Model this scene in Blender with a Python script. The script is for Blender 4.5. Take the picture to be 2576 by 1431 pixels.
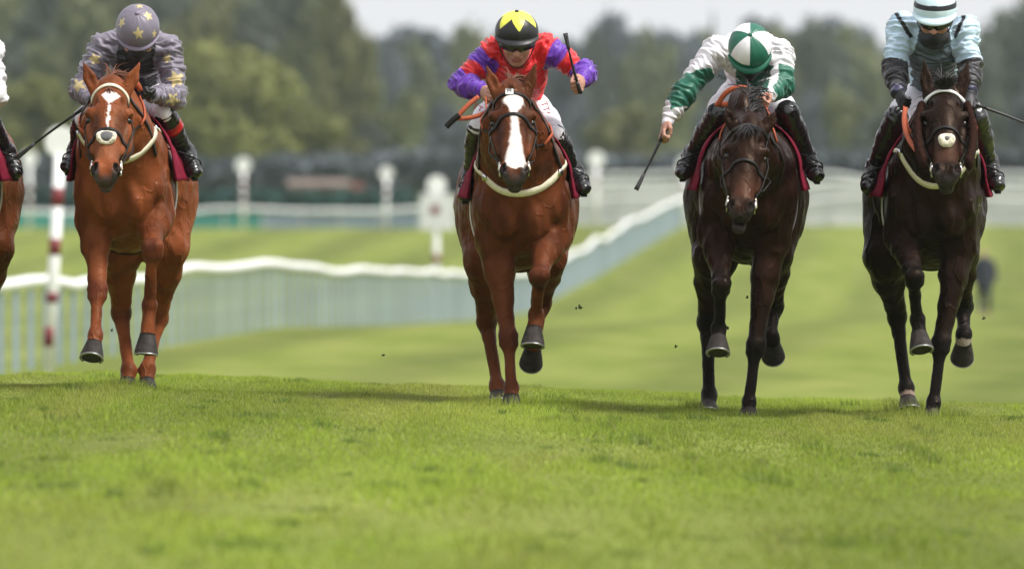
import bpy, math, random
import numpy as np
from mathutils import Vector

for _o in list(bpy.data.objects):
    bpy.data.objects.remove(_o)
SC = bpy.context.scene
COL = SC.collection
rng = np.random.default_rng(7)
random.seed(7)

# ------------------------------------------------------------------ camera
CAM_H = 1.233            # metres above the turf at the horses
FOC = 27000.0            # photo pixels (2576 wide) per radian
Y0 = 60.0                # distance to the field
PXM = FOC / Y0           # 450 px per metre at the horses
cam = bpy.data.cameras.new('camera')
cam.sensor_width = 36.0
cam.lens = 36.0 * FOC / 2576.0
cam.clip_start = 0.5
cam.clip_end = 6000.0
cam.dof.use_dof = True
cam.dof.focus_distance = 59.7
cam.dof.aperture_fstop = 4.1
cam_o = bpy.data.objects.new('camera', cam)
COL.objects.link(cam_o)
cam_o.location = (0, 0, CAM_H)
cam_o.rotation_euler = (math.radians(90) - (715.5 - 450.0) / FOC, 0, 0)
SC.camera = cam_o

# ------------------------------------------------------------------ sky and sun
SUN_EL, SUN_AZ = math.radians(57), math.radians(112)   # azimuth from +Y clockwise: front right of the field
world = bpy.data.worlds.new('World')
SC.world = world
world.use_nodes = True
nt = world.node_tree
nt.nodes.clear()
sky = nt.nodes.new('ShaderNodeTexSky')
sky.sky_type = 'NISHITA'
sky.sun_disc = False
sky.sun_elevation = SUN_EL
sky.sun_rotation = SUN_AZ
sky.air_density = 1.0
sky.dust_density = 6.0
sky.ozone_density = 1.0
hs = nt.nodes.new('ShaderNodeHueSaturation')
hs.inputs['Saturation'].default_value = 0.25      # overcast: grey cloud cover
bg = nt.nodes.new('ShaderNodeBackground')
bg.inputs['Strength'].default_value = 0.13
wo = nt.nodes.new('ShaderNodeOutputWorld')
nt.links.new(sky.outputs[0], hs.inputs['Color'])
cl = nt.nodes.new('ShaderNodeMix')
cl.data_type = 'RGBA'
cl.inputs['Factor'].default_value = 0.80            # even cloud deck over the clear-sky light
cl.inputs['B'].default_value = (4.10, 4.05, 4.25, 1)
nt.links.new(hs.outputs[0], cl.inputs['A'])
nt.links.new(cl.outputs['Result'], bg.inputs['Color'])
nt.links.new(bg.outputs[0], wo.inputs['Surface'])

sun = bpy.data.lights.new('sun', 'SUN')
sun.energy = 2.1
sun.angle = math.radians(14)
sun.color = (1.0, 0.96, 0.9)
sun_o = bpy.data.objects.new('sun', sun)
COL.objects.link(sun_o)
_sd = Vector((math.sin(SUN_AZ) * math.cos(SUN_EL), math.cos(SUN_AZ) * math.cos(SUN_EL), math.sin(SUN_EL)))
sun_o.rotation_euler = (-_sd).to_track_quat('-Z', 'Y').to_euler()
sun_o.location = (0, 60, 40)

SC.view_settings.view_transform = 'Standard'
SC.view_settings.look = 'None'
SC.view_settings.exposure = 1.0
SC.view_settings.gamma = 1.0
SC.view_settings.use_curve_mapping = False
SC.render.engine = 'CYCLES'
SC.cycles.use_denoising = True
SC.cycles.max_bounces = 6
SC.cycles.diffuse_bounces = 3
SC.cycles.glossy_bounces = 2
SC.cycles.transmission_bounces = 3
SC.cycles.transparent_max_bounces = 6
SC.cycles.volume_bounces = 1

# ------------------------------------------------------------------ small maths
def P(x, y, d=0.0):
    """photo pixel (2576 wide) and depth in the same pixels behind the 60 m plane -> metres"""
    Y = Y0 + d / PXM
    return np.array([(x - 1288.0) / FOC * Y, Y, CAM_H - (y - 450.0) / FOC * Y])

def PY(x, y, Y):
    return np.array([(x - 1288.0) / FOC * Y, Y, CAM_H - (y - 450.0) / FOC * Y])

def unit(v):
    v = np.asarray(v, float)
    n = np.linalg.norm(v)
    return v / n if n > 1e-9 else v

def _hash(ix, iy, iz, seed):
    n = (ix * 374761393 + iy * 668265263 + iz * 1274126177 + seed * 974634721) & 0xffffffff
    n = ((n ^ (n >> 13)) * 1274126177) & 0xffffffff
    n = n ^ (n >> 16)
    return (n & 0xffff) / 65535.0

def vnoise(p, seed=0):
    p = np.asarray(p, float)
    i = np.floor(p).astype(np.int64)
    f = p - i
    f = f * f * (3 - 2 * f)
    r = 0
    for dx in (0, 1):
        for dy in (0, 1):
            for dz in (0, 1):
                w = (f[:, 0] if dx else 1 - f[:, 0]) * (f[:, 1] if dy else 1 - f[:, 1]) * (f[:, 2] if dz else 1 - f[:, 2])
                r = r + w * _hash(i[:, 0] + dx, i[:, 1] + dy, i[:, 2] + dz, seed)
    return r

def fbm(p, seed=0, oct=3):
    p = np.asarray(p, float)
    a, t, s = 1.0, 0.0, 0.0
    for k in range(oct):
        s = s + a * vnoise(p * 2 ** k + 13.7 * k, seed + k)
        t += a
        a *= 0.5
    return s / t

def sstep(a, b, x):
    t = np.clip((x - a) / (b - a), 0, 1)
    return t * t * (3 - 2 * t)

def mixc(c, col, m):
    m = np.asarray(m)[:, None]
    return c * (1 - m) + np.asarray(col, float)[None, :] * m

# ------------------------------------------------------------------ signed-distance modelling
class SDF:
    def __init__(s, h=0.008):
        s.h = h
        s.pr = []

    def cone(s, a, b, ra, rb, k=0.03, flat=None, op='add'):
        s.pr.append(('cone', np.asarray(a, float), np.asarray(b, float), float(ra), float(rb), k, flat, op))

    def ell(s, c, r, k=0.03, R=None, op='add'):
        s.pr.append(('ell', np.asarray(c, float), np.asarray(r, float), None if R is None else np.asarray(R, float), 0, k, None, op))

    def chain(s, pts, rs, k=0.02, flat=None):
        for i in range(len(pts) - 1):
            s.cone(pts[i], pts[i + 1], rs[i], rs[i + 1], k, flat)

    def _bb(s, q):
        if q[0] == 'cone':
            m = max(q[3], q[4]) * 1.02
            if q[6] is not None:
                m *= max(1.0, q[6][1])
            return np.minimum(q[1], q[2]) - m, np.maximum(q[1], q[2]) + m
        r = q[2]
        if q[3] is None:
            e = r
        else:
            e = np.sqrt(((q[3].T * r[None, :]) ** 2).sum(1))
        return q[1] - e, q[1] + e

    def build(s):
        lo = np.full(3, 1e9)
        hi = np.full(3, -1e9)
        for q in s.pr:
            if q[7] != 'add':
                continue
            a, b = s._bb(q)
            lo = np.minimum(lo, a)
            hi = np.maximum(hi, b)
        lo -= 4 * s.h + 0.03
        hi += 4 * s.h + 0.03
        n = np.ceil((hi - lo) / s.h).astype(int) + 1
        s.lo = lo
        s.n = n
        F = np.full(n, 0.3, np.float32)
        ax = [(lo[i] + s.h * np.arange(n[i])).astype(np.float32) for i in range(3)]
        for q in s.pr:
            a, b = s._bb(q)
            m = q[5] + 2.5 * s.h + 0.012
            i0 = np.clip(np.floor((a - m - lo) / s.h).astype(int), 0, n - 1)
            i1 = np.clip(np.ceil((b + m - lo) / s.h).astype(int) + 1, 1, n)
            if np.any(i1 <= i0):
                continue
            X = ax[0][i0[0]:i1[0]][:, None, None]
            Y = ax[1][i0[1]:i1[1]][None, :, None]
            Z = ax[2][i0[2]:i1[2]][None, None, :]
            if q[0] == 'cone':
                A, B, ra, rb, fl = q[1], q[2], q[3], q[4], q[6]
                px, py, pz = X - A[0], Y - A[1], Z - A[2]
                ba = B - A
                sc = 1.0
                if fl is not None:
                    nn, f = unit(fl[0]), fl[1]
                    dt = (px * nn[0] + py * nn[1] + pz * nn[2]) * (1 / f - 1)
                    px, py, pz = px + dt * nn[0], py + dt * nn[1], pz + dt * nn[2]
                    ba = ba + nn * (ba @ nn) * (1 / f - 1)
                    sc = math.sqrt(min(f, 1.0))
                L2 = max(float(ba @ ba), 1e-12)
                t = np.clip((px * ba[0] + py * ba[1] + pz * ba[2]) / L2, 0, 1)
                D = (np.sqrt((px - t * ba[0]) ** 2 + (py - t * ba[1]) ** 2 + (pz - t * ba[2]) ** 2) - (ra + (rb - ra) * t)) * sc
            else:
                c, r, R = q[1], q[2], q[3]
                px, py, pz = X - c[0], Y - c[1], Z - c[2]
                if R is not None:
                    px, py, pz = (px * R[0][0] + py * R[0][1] + pz * R[0][2],
                                  px * R[1][0] + py * R[1][1] + pz * R[1][2],
                                  px * R[2][0] + py * R[2][1] + pz * R[2][2])
                k0 = np.sqrt((px / r[0]) ** 2 + (py / r[1]) ** 2 + (pz / r[2]) ** 2)
                k1 = np.sqrt((px / r[0] ** 2) ** 2 + (py / r[1] ** 2) ** 2 + (pz / r[2] ** 2) ** 2) + 1e-9
                D = k0 * (k0 - 1) / k1
            sl = (slice(i0[0], i1[0]), slice(i0[1], i1[1]), slice(i0[2], i1[2]))
            G = F[sl]
            k = max(q[5], 1e-4)
            if q[7] == 'add':
                hh = np.maximum(k - np.abs(G - D), 0) / k
                F[sl] = np.minimum(G, D) - hh * hh * k * 0.25
            else:
                D = -D
                hh = np.maximum(k - np.abs(G - D), 0) / k
                F[sl] = np.maximum(G, D) + hh * hh * k * 0.25
        s.F = F
        return s

    def sample(s, p):
        q = (np.asarray(p, float) - s.lo) / s.h
        q = np.clip(q, 0, s.n - 1.001)
        i = q.astype(int)
        f = q - i
        r = 0
        for dx in (0, 1):
            for dy in (0, 1):
                for dz in (0, 1):
                    w = (f[:, 0] if dx else 1 - f[:, 0]) * (f[:, 1] if dy else 1 - f[:, 1]) * (f[:, 2] if dz else 1 - f[:, 2])
                    r = r + w * s.F[i[:, 0] + dx, i[:, 1] + dy, i[:, 2] + dz]
        return r

    def normal(s, p):
        p = np.asarray(p, float)
        e = s.h * 1.2
        g = np.stack([s.sample(p + np.eye(3)[i] * e) - s.sample(p - np.eye(3)[i] * e) for i in range(3)], 1)
        return g / (np.linalg.norm(g, axis=1)[:, None] + 1e-9)

    def hit(s, o, i):
        """first surface point on the way from o to i"""
        o = np.asarray(o, float)
        i = np.asarray(i, float)
        t = np.linspace(0, 1, 260)
        p = o[None, :] + (i - o)[None, :] * t[:, None]
        v = s.sample(p)
        w = np.where(v < 0)[0]
        if len(w) == 0:
            return p[np.argmin(v)]
        j = max(w[0], 1)
        f = v[j - 1] / (v[j - 1] - v[j] + 1e-9)
        return p[j - 1] + (p[j] - p[j - 1]) * f

    def mesh(s):
        F = s.F
        ins = F < 0
        c = np.zeros(tuple(np.array(F.shape) - 1), np.int8)
        for dx in (0, 1):
            for dy in (0, 1):
                for dz in (0, 1):
                    c += ins[dx:F.shape[0] - 1 + dx, dy:F.shape[1] - 1 + dy, dz:F.shape[2] - 1 + dz]
        act = (c > 0) & (c < 8)
        I = np.argwhere(act)
        idx = np.full(c.shape, -1, np.int32)
        idx[act] = np.arange(len(I))
        acc = np.zeros((len(I), 3))
        cnt = np.zeros(len(I))
        cr = [(0, 0, 0), (1, 0, 0), (0, 1, 0), (1, 1, 0), (0, 0, 1), (1, 0, 1), (0, 1, 1), (1, 1, 1)]
        V = [F[I[:, 0] + a, I[:, 1] + b, I[:, 2] + d] for a, b, d in cr]
        for e in ((0, 1), (2, 3), (4, 5), (6, 7), (0, 2), (1, 3), (4, 6), (5, 7), (0, 4), (1, 5), (2, 6), (3, 7)):
            f0, f1 = V[e[0]], V[e[1]]
            m = (f0 < 0) != (f1 < 0)
            t = f0 / np.where(m, f0 - f1, 1)
            p0 = np.array(cr[e[0]], float)
            p1 = np.array(cr[e[1]], float)
            acc[m] += p0 + (p1 - p0) * t[m][:, None]
            cnt[m] += 1
        vt = s.lo + s.h * (I + acc / cnt[:, None])
        fs = []
        for a in range(3):
            b, d = (a + 1) % 3, (a + 2) % 3
            s0 = [slice(None)] * 3
            s1 = [slice(None)] * 3
            s0[a] = slice(0, -1)
            s1[a] = slice(1, None)
            A, B = ins[tuple(s0)], ins[tuple(s1)]
            E = np.argwhere(A != B)
            E = E[(E[:, b] > 0) & (E[:, d] > 0) & (E[:, b] < F.shape[b] - 1) & (E[:, d] < F.shape[d] - 1)]
            fl = A[tuple(E.T)]
            def at(ob, od):
                e = E.copy()
                e[:, b] += ob
                e[:, d] += od
                return idx[tuple(e.T)]
            q = np.stack([at(-1, -1), at(0, -1), at(0, 0), at(-1, 0)], 1)
            q[~fl] = q[~fl][:, ::-1]
            fs.append(q)
        fc = np.concatenate(fs)
        fc = fc[(fc >= 0).all(1)]
        return vt, fc

def relax(v, f, it=1, w=0.5):
    for _ in range(it):
        acc = np.zeros_like(v)
        n = np.zeros(len(v))
        for a in range(4):
            b = (a + 1) % 4
            np.add.at(acc, f[:, a], v[f[:, b]])
            np.add.at(acc, f[:, b], v[f[:, a]])
            np.add.at(n, f[:, a], 1)
            np.add.at(n, f[:, b], 1)
        v = v * (1 - w) + w * acc / np.maximum(n, 1)[:, None]
    return v

def vnormals(v, f):
    a = v[f[:, 2]] - v[f[:, 0]]
    b = v[f[:, 3]] - v[f[:, 1]]
    nn = np.cross(a, b)
    o = np.zeros_like(v)
    for k in range(4):
        np.add.at(o, f[:, k], nn)
    return o / (np.linalg.norm(o, axis=1)[:, None] + 1e-12)

# ------------------------------------------------------------------ mesh objects
def mesh_data(name, v, f, col=None, smooth=True):
    """f: (n,3) or (n,4) array, or list of index lists"""
    me = bpy.data.meshes.new(name)
    v = np.asarray(v, np.float32)
    if isinstance(f, np.ndarray):
        k = f.shape[1]
        me.vertices.add(len(v))
        me.vertices.foreach_set('co', v.ravel())
        me.loops.add(f.size)
        me.loops.foreach_set('vertex_index', f.astype(np.int32).ravel())
        me.polygons.add(len(f))
        me.polygons.foreach_set('loop_start', (np.arange(len(f)) * k).astype(np.int32))
        me.polygons.foreach_set('loop_total', np.full(len(f), k, np.int32))
        me.update(calc_edges=True)
    else:
        me.from_pydata([tuple(map(float, q)) for q in v], [], [list(map(int, q)) for q in f])
        me.update()
    if smooth:
        me.polygons.foreach_set('use_smooth', np.ones(len(me.polygons), bool))
    if col is not None:
        ca = me.color_attributes.new('Col', 'FLOAT_COLOR', 'POINT')
        c4 = np.ones((len(v), 4), np.float32)
        c4[:, :3] = col
        ca.data.foreach_set('color', c4.ravel())
    return me

def obj(name, me, mat, parent=None, loc=None):
    o = bpy.data.objects.new(name, me)
    COL.objects.link(o)
    if mat is not None and me is not None and not len(me.materials):
        me.materials.append(mat)
    if parent is not None:
        o.parent = parent
    if loc is not None:
        o.location = loc
    return o

def tag(o, label=None, cat=None, group=None, kind=None):
    if label: o['label'] = label
    if cat: o['category'] = cat
    if group: o['group'] = group
    if kind: o['kind'] = kind
    return o

def empty(name, loc, label=None, cat=None, group=None):
    o = bpy.data.objects.new(name, None)
    COL.objects.link(o)
    o.location = tuple(map(float, loc))
    o.empty_display_size = 0.2
    return tag(o, label, cat, group)

class MB:
    """collects simple shapes into one mesh"""
    def __init__(s):
        s.v, s.f, s.c = [], [], []
        s.col = None

    def add(s, v, f, col=None):
        b = len(s.v)
        s.v.extend([tuple(map(float, q)) for q in v])
        s.f.extend([[b + int(i) for i in q] for q in f])
        s.c.extend([col if col is not None else (1, 1, 1)] * len(v))

    def box(s, c, sx, sy, sz, R=None, col=None):
        R = np.eye(3) if R is None else np.asarray(R)
        v = [np.asarray(c) + R @ np.array([a * sx / 2, b * sy / 2, d * sz / 2]) for d in (-1, 1) for a, b in ((-1, -1), (1, -1), (1, 1), (-1, 1))]
        s.add(v, [(3, 2, 1, 0), (4, 5, 6, 7), (0, 1, 5, 4), (1, 2, 6, 5), (2, 3, 7, 6), (3, 0, 4, 7)], col)

    def tube(s, pts, rs, n=8, col=None, cap=True, flat=None):
        pts = [np.asarray(p, float) for p in pts]
        if np.isscalar(rs):
            rs = [rs] * len(pts)
        v, f = [], []
        ref = np.array([0.31, 0.2, 0.93])
        for i, p in enumerate(pts):
            t = unit(pts[min(i + 1, len(pts) - 1)] - pts[max(i - 1, 0)])
            a = unit(a - t * (a @ t)) if i else unit(np.cross(t, ref))
            b = np.cross(t, a)
            for k in range(n):
                th = 2 * math.pi * k / n
                v.append(p + rs[i] * (math.cos(th) * a + math.sin(th) * b))
        for i in range(len(pts) - 1):
            for k in range(n):
                k2 = (k + 1) % n
                f.append((i * n + k, i * n + k2, (i + 1) * n + k2, (i + 1) * n + k))
        if cap:
            f.append(tuple(range(n))[::-1])
            f.append(tuple((len(pts) - 1) * n + k for k in range(n)))
        s.add(v, f, col)

    def ribbon(s, pts, nrm, w, t=0.004, col=None, closed=False):
        """flat strap of width w and thickness t lying on normals"""
        pts = np.asarray(pts, float)
        nrm = np.asarray(nrm, float)
        N = len(pts)
        v, f = [], []
        for i in range(N):
            if closed:
                tg = unit(pts[(i + 1) % N] - pts[i - 1])
            else:
                tg = unit(pts[min(i + 1, N - 1)] - pts[max(i - 1, 0)])
            n = unit(nrm[i] - tg * (nrm[i] @ tg))
            sd = np.cross(tg, n)
            ww = w if np.isscalar(w) else w[i]
            for a, b in ((-0.5, 0), (0.5, 0), (0.42, 1), (-0.42, 1)):
                v.append(pts[i] + sd * ww * a + n * t * b)
        M = N if closed else N - 1
        for i in range(M):
            j = (i + 1) % N
            for k in range(4):
                k2 = (k + 1) % 4
                f.append((i * 4 + k, i * 4 + k2, j * 4 + k2, j * 4 + k))
        if not closed:
            f.append((3, 2, 1, 0))
            f.append(tuple(4 * (N - 1) + k for k in range(4)))
        s.add(v, f, col)

    def data(s, name, off=(0, 0, 0), smooth=True, usecol=False):
        v = np.asarray(s.v, float) - np.asarray(off, float)
        return mesh_data(name, v, s.f, np.asarray(s.c, float) if usecol else None, smooth)

    def build(s, name, mat, parent=None, off=None, smooth=True, usecol=False):
        if off is None:
            off = np.array(parent.location) if parent is not None else (0, 0, 0)
            if parent is not None and parent.parent is not None:
                off = off + np.array(parent.parent.location)
        return obj(name, s.data(name, off, smooth, usecol), mat, parent)

def root_off(parent):
    off = np.zeros(3)
    while parent is not None:
        off += np.array(parent.location)
        parent = parent.parent
    return off

# ------------------------------------------------------------------ materials
def mat(name, col=None, rough=0.6, attr=False, noise=0.0, nscale=30.0, bump=0.0, bscale=60.0, spec=0.5, sheen=0.0,
        metal=0.0, coat=0.0, trans=0.0, stretch=None, rand=0.0):
    m = bpy.data.materials.new(name)
    m.use_nodes = True
    t = m.node_tree
    b = t.nodes['Principled BSDF']
    b.inputs['Roughness'].default_value = rough
    b.inputs['Specular IOR Level'].default_value = spec
    b.inputs['Metallic'].default_value = metal
    b.inputs['Sheen Weight'].default_value = sheen
    b.inputs['Coat Weight'].default_value = coat
    b.inputs['Coat Roughness'].default_value = 0.25
    if attr:
        src = t.nodes.new('ShaderNodeAttribute')
        src.attribute_name = 'Col'
        out = src.outputs['Color']
    else:
        src = t.nodes.new('ShaderNodeRGB')
        src.outputs[0].default_value = (*col, 1)
        out = src.outputs[0]
    tc = t.nodes.new('ShaderNodeTexCoord')
    if rand:
        oi = t.nodes.new('ShaderNodeObjectInfo')
        hv = t.nodes.new('ShaderNodeHueSaturation')
        mr = t.nodes.new('ShaderNodeMapRange')
        mr.inputs['To Min'].default_value = 1 - rand
        mr.inputs['To Max'].default_value = 1 + rand
        t.links.new(oi.outputs['Random'], mr.inputs['Value'])
        t.links.new(mr.outputs[0], hv.inputs['Value'])
        t.links.new(out, hv.inputs['Color'])
        out = hv.outputs[0]
    if noise:
        n = t.nodes.new('ShaderNodeTexNoise')
        n.inputs['Scale'].default_value = nscale
        n.inputs['Detail'].default_value = 4
        co = tc.outputs['Object']
        if stretch:
            mp = t.nodes.new('ShaderNodeMapping')
            mp.inputs['Scale'].default_value = stretch
            t.links.new(co, mp.inputs['Vector'])
            co = mp.outputs[0]
        t.links.new(co, n.inputs['Vector'])
        mr = t.nodes.new('ShaderNodeMapRange')
        mr.inputs['From Min'].default_value = 0.3
        mr.inputs['From Max'].default_value = 0.7
        mr.inputs['To Min'].default_value = 1 - noise
        mr.inputs['To Max'].default_value = 1 + noise
        t.links.new(n.outputs['Fac'], mr.inputs['Value'])
        mx = t.nodes.new('ShaderNodeVectorMath')
        mx.operation = 'SCALE'
        t.links.new(out, mx.inputs[0])
        t.links.new(mr.outputs[0], mx.inputs['Scale'])
        out = mx.outputs[0]
    t.links.new(out, b.inputs['Base Color'])
    if bump:
        n = t.nodes.new('ShaderNodeTexNoise')
        n.inputs['Scale'].default_value = bscale
        n.inputs['Detail'].default_value = 3
        t.links.new(tc.outputs['Object'], n.inputs['Vector'])
        bp = t.nodes.new('ShaderNodeBump')
        bp.inputs['Strength'].default_value = bump
        bp.inputs['Distance'].default_value = 0.01
        t.links.new(n.outputs['Fac'], bp.inputs['Height'])
        t.links.new(bp.outputs[0], b.inputs['Normal'])
    if trans:
        tr = t.nodes.new('ShaderNodeBsdfTranslucent')
        t.links.new(out, tr.inputs['Color'])
        mx = t.nodes.new('ShaderNodeMixShader')
        mx.inputs[0].default_value = trans
        t.links.new(b.outputs[0], mx.inputs[1])
        t.links.new(tr.outputs[0], mx.inputs[2])
        t.links.new(mx.outputs[0], t.nodes['Material Output'].inputs['Surface'])
    return m

# ------------------------------------------------------------------ terrain
_py = np.array([0, 56, 64, 67, 72, 80, 90, 100, 120, 144, 170, 196, 230, 270, 300, 350, 430, 520, 700, 1000, 1600, 4000], float)
_pz = np.array([0, 0, 0, -.03, -.18, -.50, -.84, -1.06, -1.27, -1.39, -1.43, -1.47, -1.90, -2.32, -2.50, -1.95, -.76, -.1, .4, .7, 1, 2], float)
_ty = np.arange(0, 4000, 1.0)
_tz = np.interp(_ty, _py, _pz)
_k = np.ones(7) / 7
_tz[4:-4] = np.convolve(_tz, _k, 'same')[4:-4]
_cx = np.linspace(-12, 12, 121)
_cz = np.interp(_cx, [-6, -2.1, 0, 1.32, 2.34, 6], [.085, .036, -.028, -.097, -.122, -.17])
_cz[5:-5] = np.convolve(_cz, np.ones(9) / 9, 'same')[5:-5]

def zground(X, Y):
    X = np.asarray(X, float)
    Y = np.asarray(Y, float)
    w = 1 - sstep(72, 118, Y)
    q = np.stack([np.ravel(X) * 1.1 + 0 * np.ravel(Y), np.ravel(Y) * .45 + 0 * np.ravel(X), np.zeros(np.broadcast(X, Y).size)], 1)
    nz = (vnoise(q, 77) - .5).reshape(np.broadcast(X, Y).shape)
    return np.interp(Y, _ty, _tz) + w * (np.interp(X, _cx, _cz) + .035 * nz)

def gpt(px, Y):
    X = (px - 1288.0) / FOC * Y
    return np.array([X, Y, float(zground(X, Y))])

def grass_material():
    m = bpy.data.materials.new('turf')
    m.use_nodes = True
    t = m.node_tree
    b = t.nodes['Principled BSDF']
    b.inputs['Roughness'].default_value = 0.9
    b.inputs['Specular IOR Level'].default_value = 0.15
    tc = t.nodes.new('ShaderNodeTexCoord')
    def noise(scale, det, mp=None):
        n = t.nodes.new('ShaderNodeTexNoise')
        n.inputs['Scale'].default_value = scale
        n.inputs['Detail'].default_value = det
        if mp:
            g = t.nodes.new('ShaderNodeMapping')
            g.inputs['Scale'].default_value = mp
            t.links.new(tc.outputs['Object'], g.inputs['Vector'])
            t.links.new(g.outputs[0], n.inputs['Vector'])
        else:
            t.links.new(tc.outputs['Object'], n.inputs['Vector'])
        return n
    n1 = noise(0.9, 5, (1, .18, 1))
    r1 = t.nodes.new('ShaderNodeValToRGB')
    e = r1.color_ramp.elements
    e[0].position, e[0].color = 0.34, (0.104, 0.138, 0.017, 1)
    e[1].position, e[1].color = 0.68, (0.165, 0.188, 0.040, 1)
    e2 = r1.color_ramp.elements.new(0.5)
    e2.color = (0.135, 0.168, 0.026, 1)
    t.links.new(n1.outputs['Fac'], r1.inputs['Fac'])
    # mowing stripes along the course
    mp = t.nodes.new('ShaderNodeMapping')
    mp.inputs['Rotation'].default_value = (0, 0, math.radians(2.7))
    t.links.new(tc.outputs['Object'], mp.inputs['Vector'])
    wv = t.nodes.new('ShaderNodeTexWave')
    wv.wave_type = 'BANDS'
    wv.bands_direction = 'X'
    wv.inputs['Scale'].default_value = 0.075
    wv.inputs['Distortion'].default_value = 1.2
    wv.inputs['Detail'].default_value = 2
    wv.inputs['Detail Scale'].default_value = 0.4
    t.links.new(mp.outputs[0], wv.inputs['Vector'])
    n2 = noise(0.11, 3, (1, .25, 1))
    ad = t.nodes.new('ShaderNodeMath'); ad.operation = 'ADD'
    t.links.new(wv.outputs['Fac'], ad.inputs[0]); t.links.new(n2.outputs['Fac'], ad.inputs[1])
    mr = t.nodes.new('ShaderNodeMapRange')
    mr.inputs['From Min'].default_value = 0.35; mr.inputs['From Max'].default_value = 1.25
    mr.inputs['To Min'].default_value = 0.80; mr.inputs['To Max'].default_value = 1.18
    t.links.new(ad.outputs[0], mr.inputs['Value'])
    sc = t.nodes.new('ShaderNodeVectorMath'); sc.operation = 'SCALE'
    t.links.new(r1.outputs[0], sc.inputs[0]); t.links.new(mr.outputs[0], sc.inputs['Scale'])
    t.links.new(sc.outputs[0], b.inputs['Base Color'])
    n3 = noise(14, 4)
    bp = t.nodes.new('ShaderNodeBump')
    bp.inputs['Strength'].default_value = 0.8
    bp.inputs['Distance'].default_value = 0.05
    t.links.new(n3.outputs['Fac'], bp.inputs['Height'])
    t.links.new(bp.outputs[0], b.inputs['Normal'])
    return m

def build_ground():
    ys = np.concatenate([np.arange(-40, 28, 6), np.arange(28, 76, .6), np.arange(76, 150, 2), np.arange(150, 520, 6), np.arange(520, 1100, 30), np.array([1300, 1600, 2000, 2600, 3400, 4200])])
    xs = np.concatenate([-np.array([1500, 900, 500, 300, 180, 120, 80, 50, 30, 20, 14, 10, 8, 6.5]), np.arange(-5.6, 5.61, .35), np.array([6.5, 8, 10, 14, 20, 30, 50, 80, 120, 180, 300, 500, 900, 1500])])
    Xg, Yg = np.meshgrid(xs, ys, indexing='xy')
    v = np.stack([Xg.ravel(), Yg.ravel(), zground(Xg.ravel(), Yg.ravel())], 1)
    ny, nx = len(ys), len(xs)
    i = np.arange((ny - 1) * (nx - 1))
    r, c = i // (nx - 1), i % (nx - 1)
    a = r * nx + c
    f = np.stack([a, a + 1, a + nx + 1, a + nx], 1)
    tag(obj('ground', mesh_data('ground', v, f), grass_material()), kind='structure')

build_ground()

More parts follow.
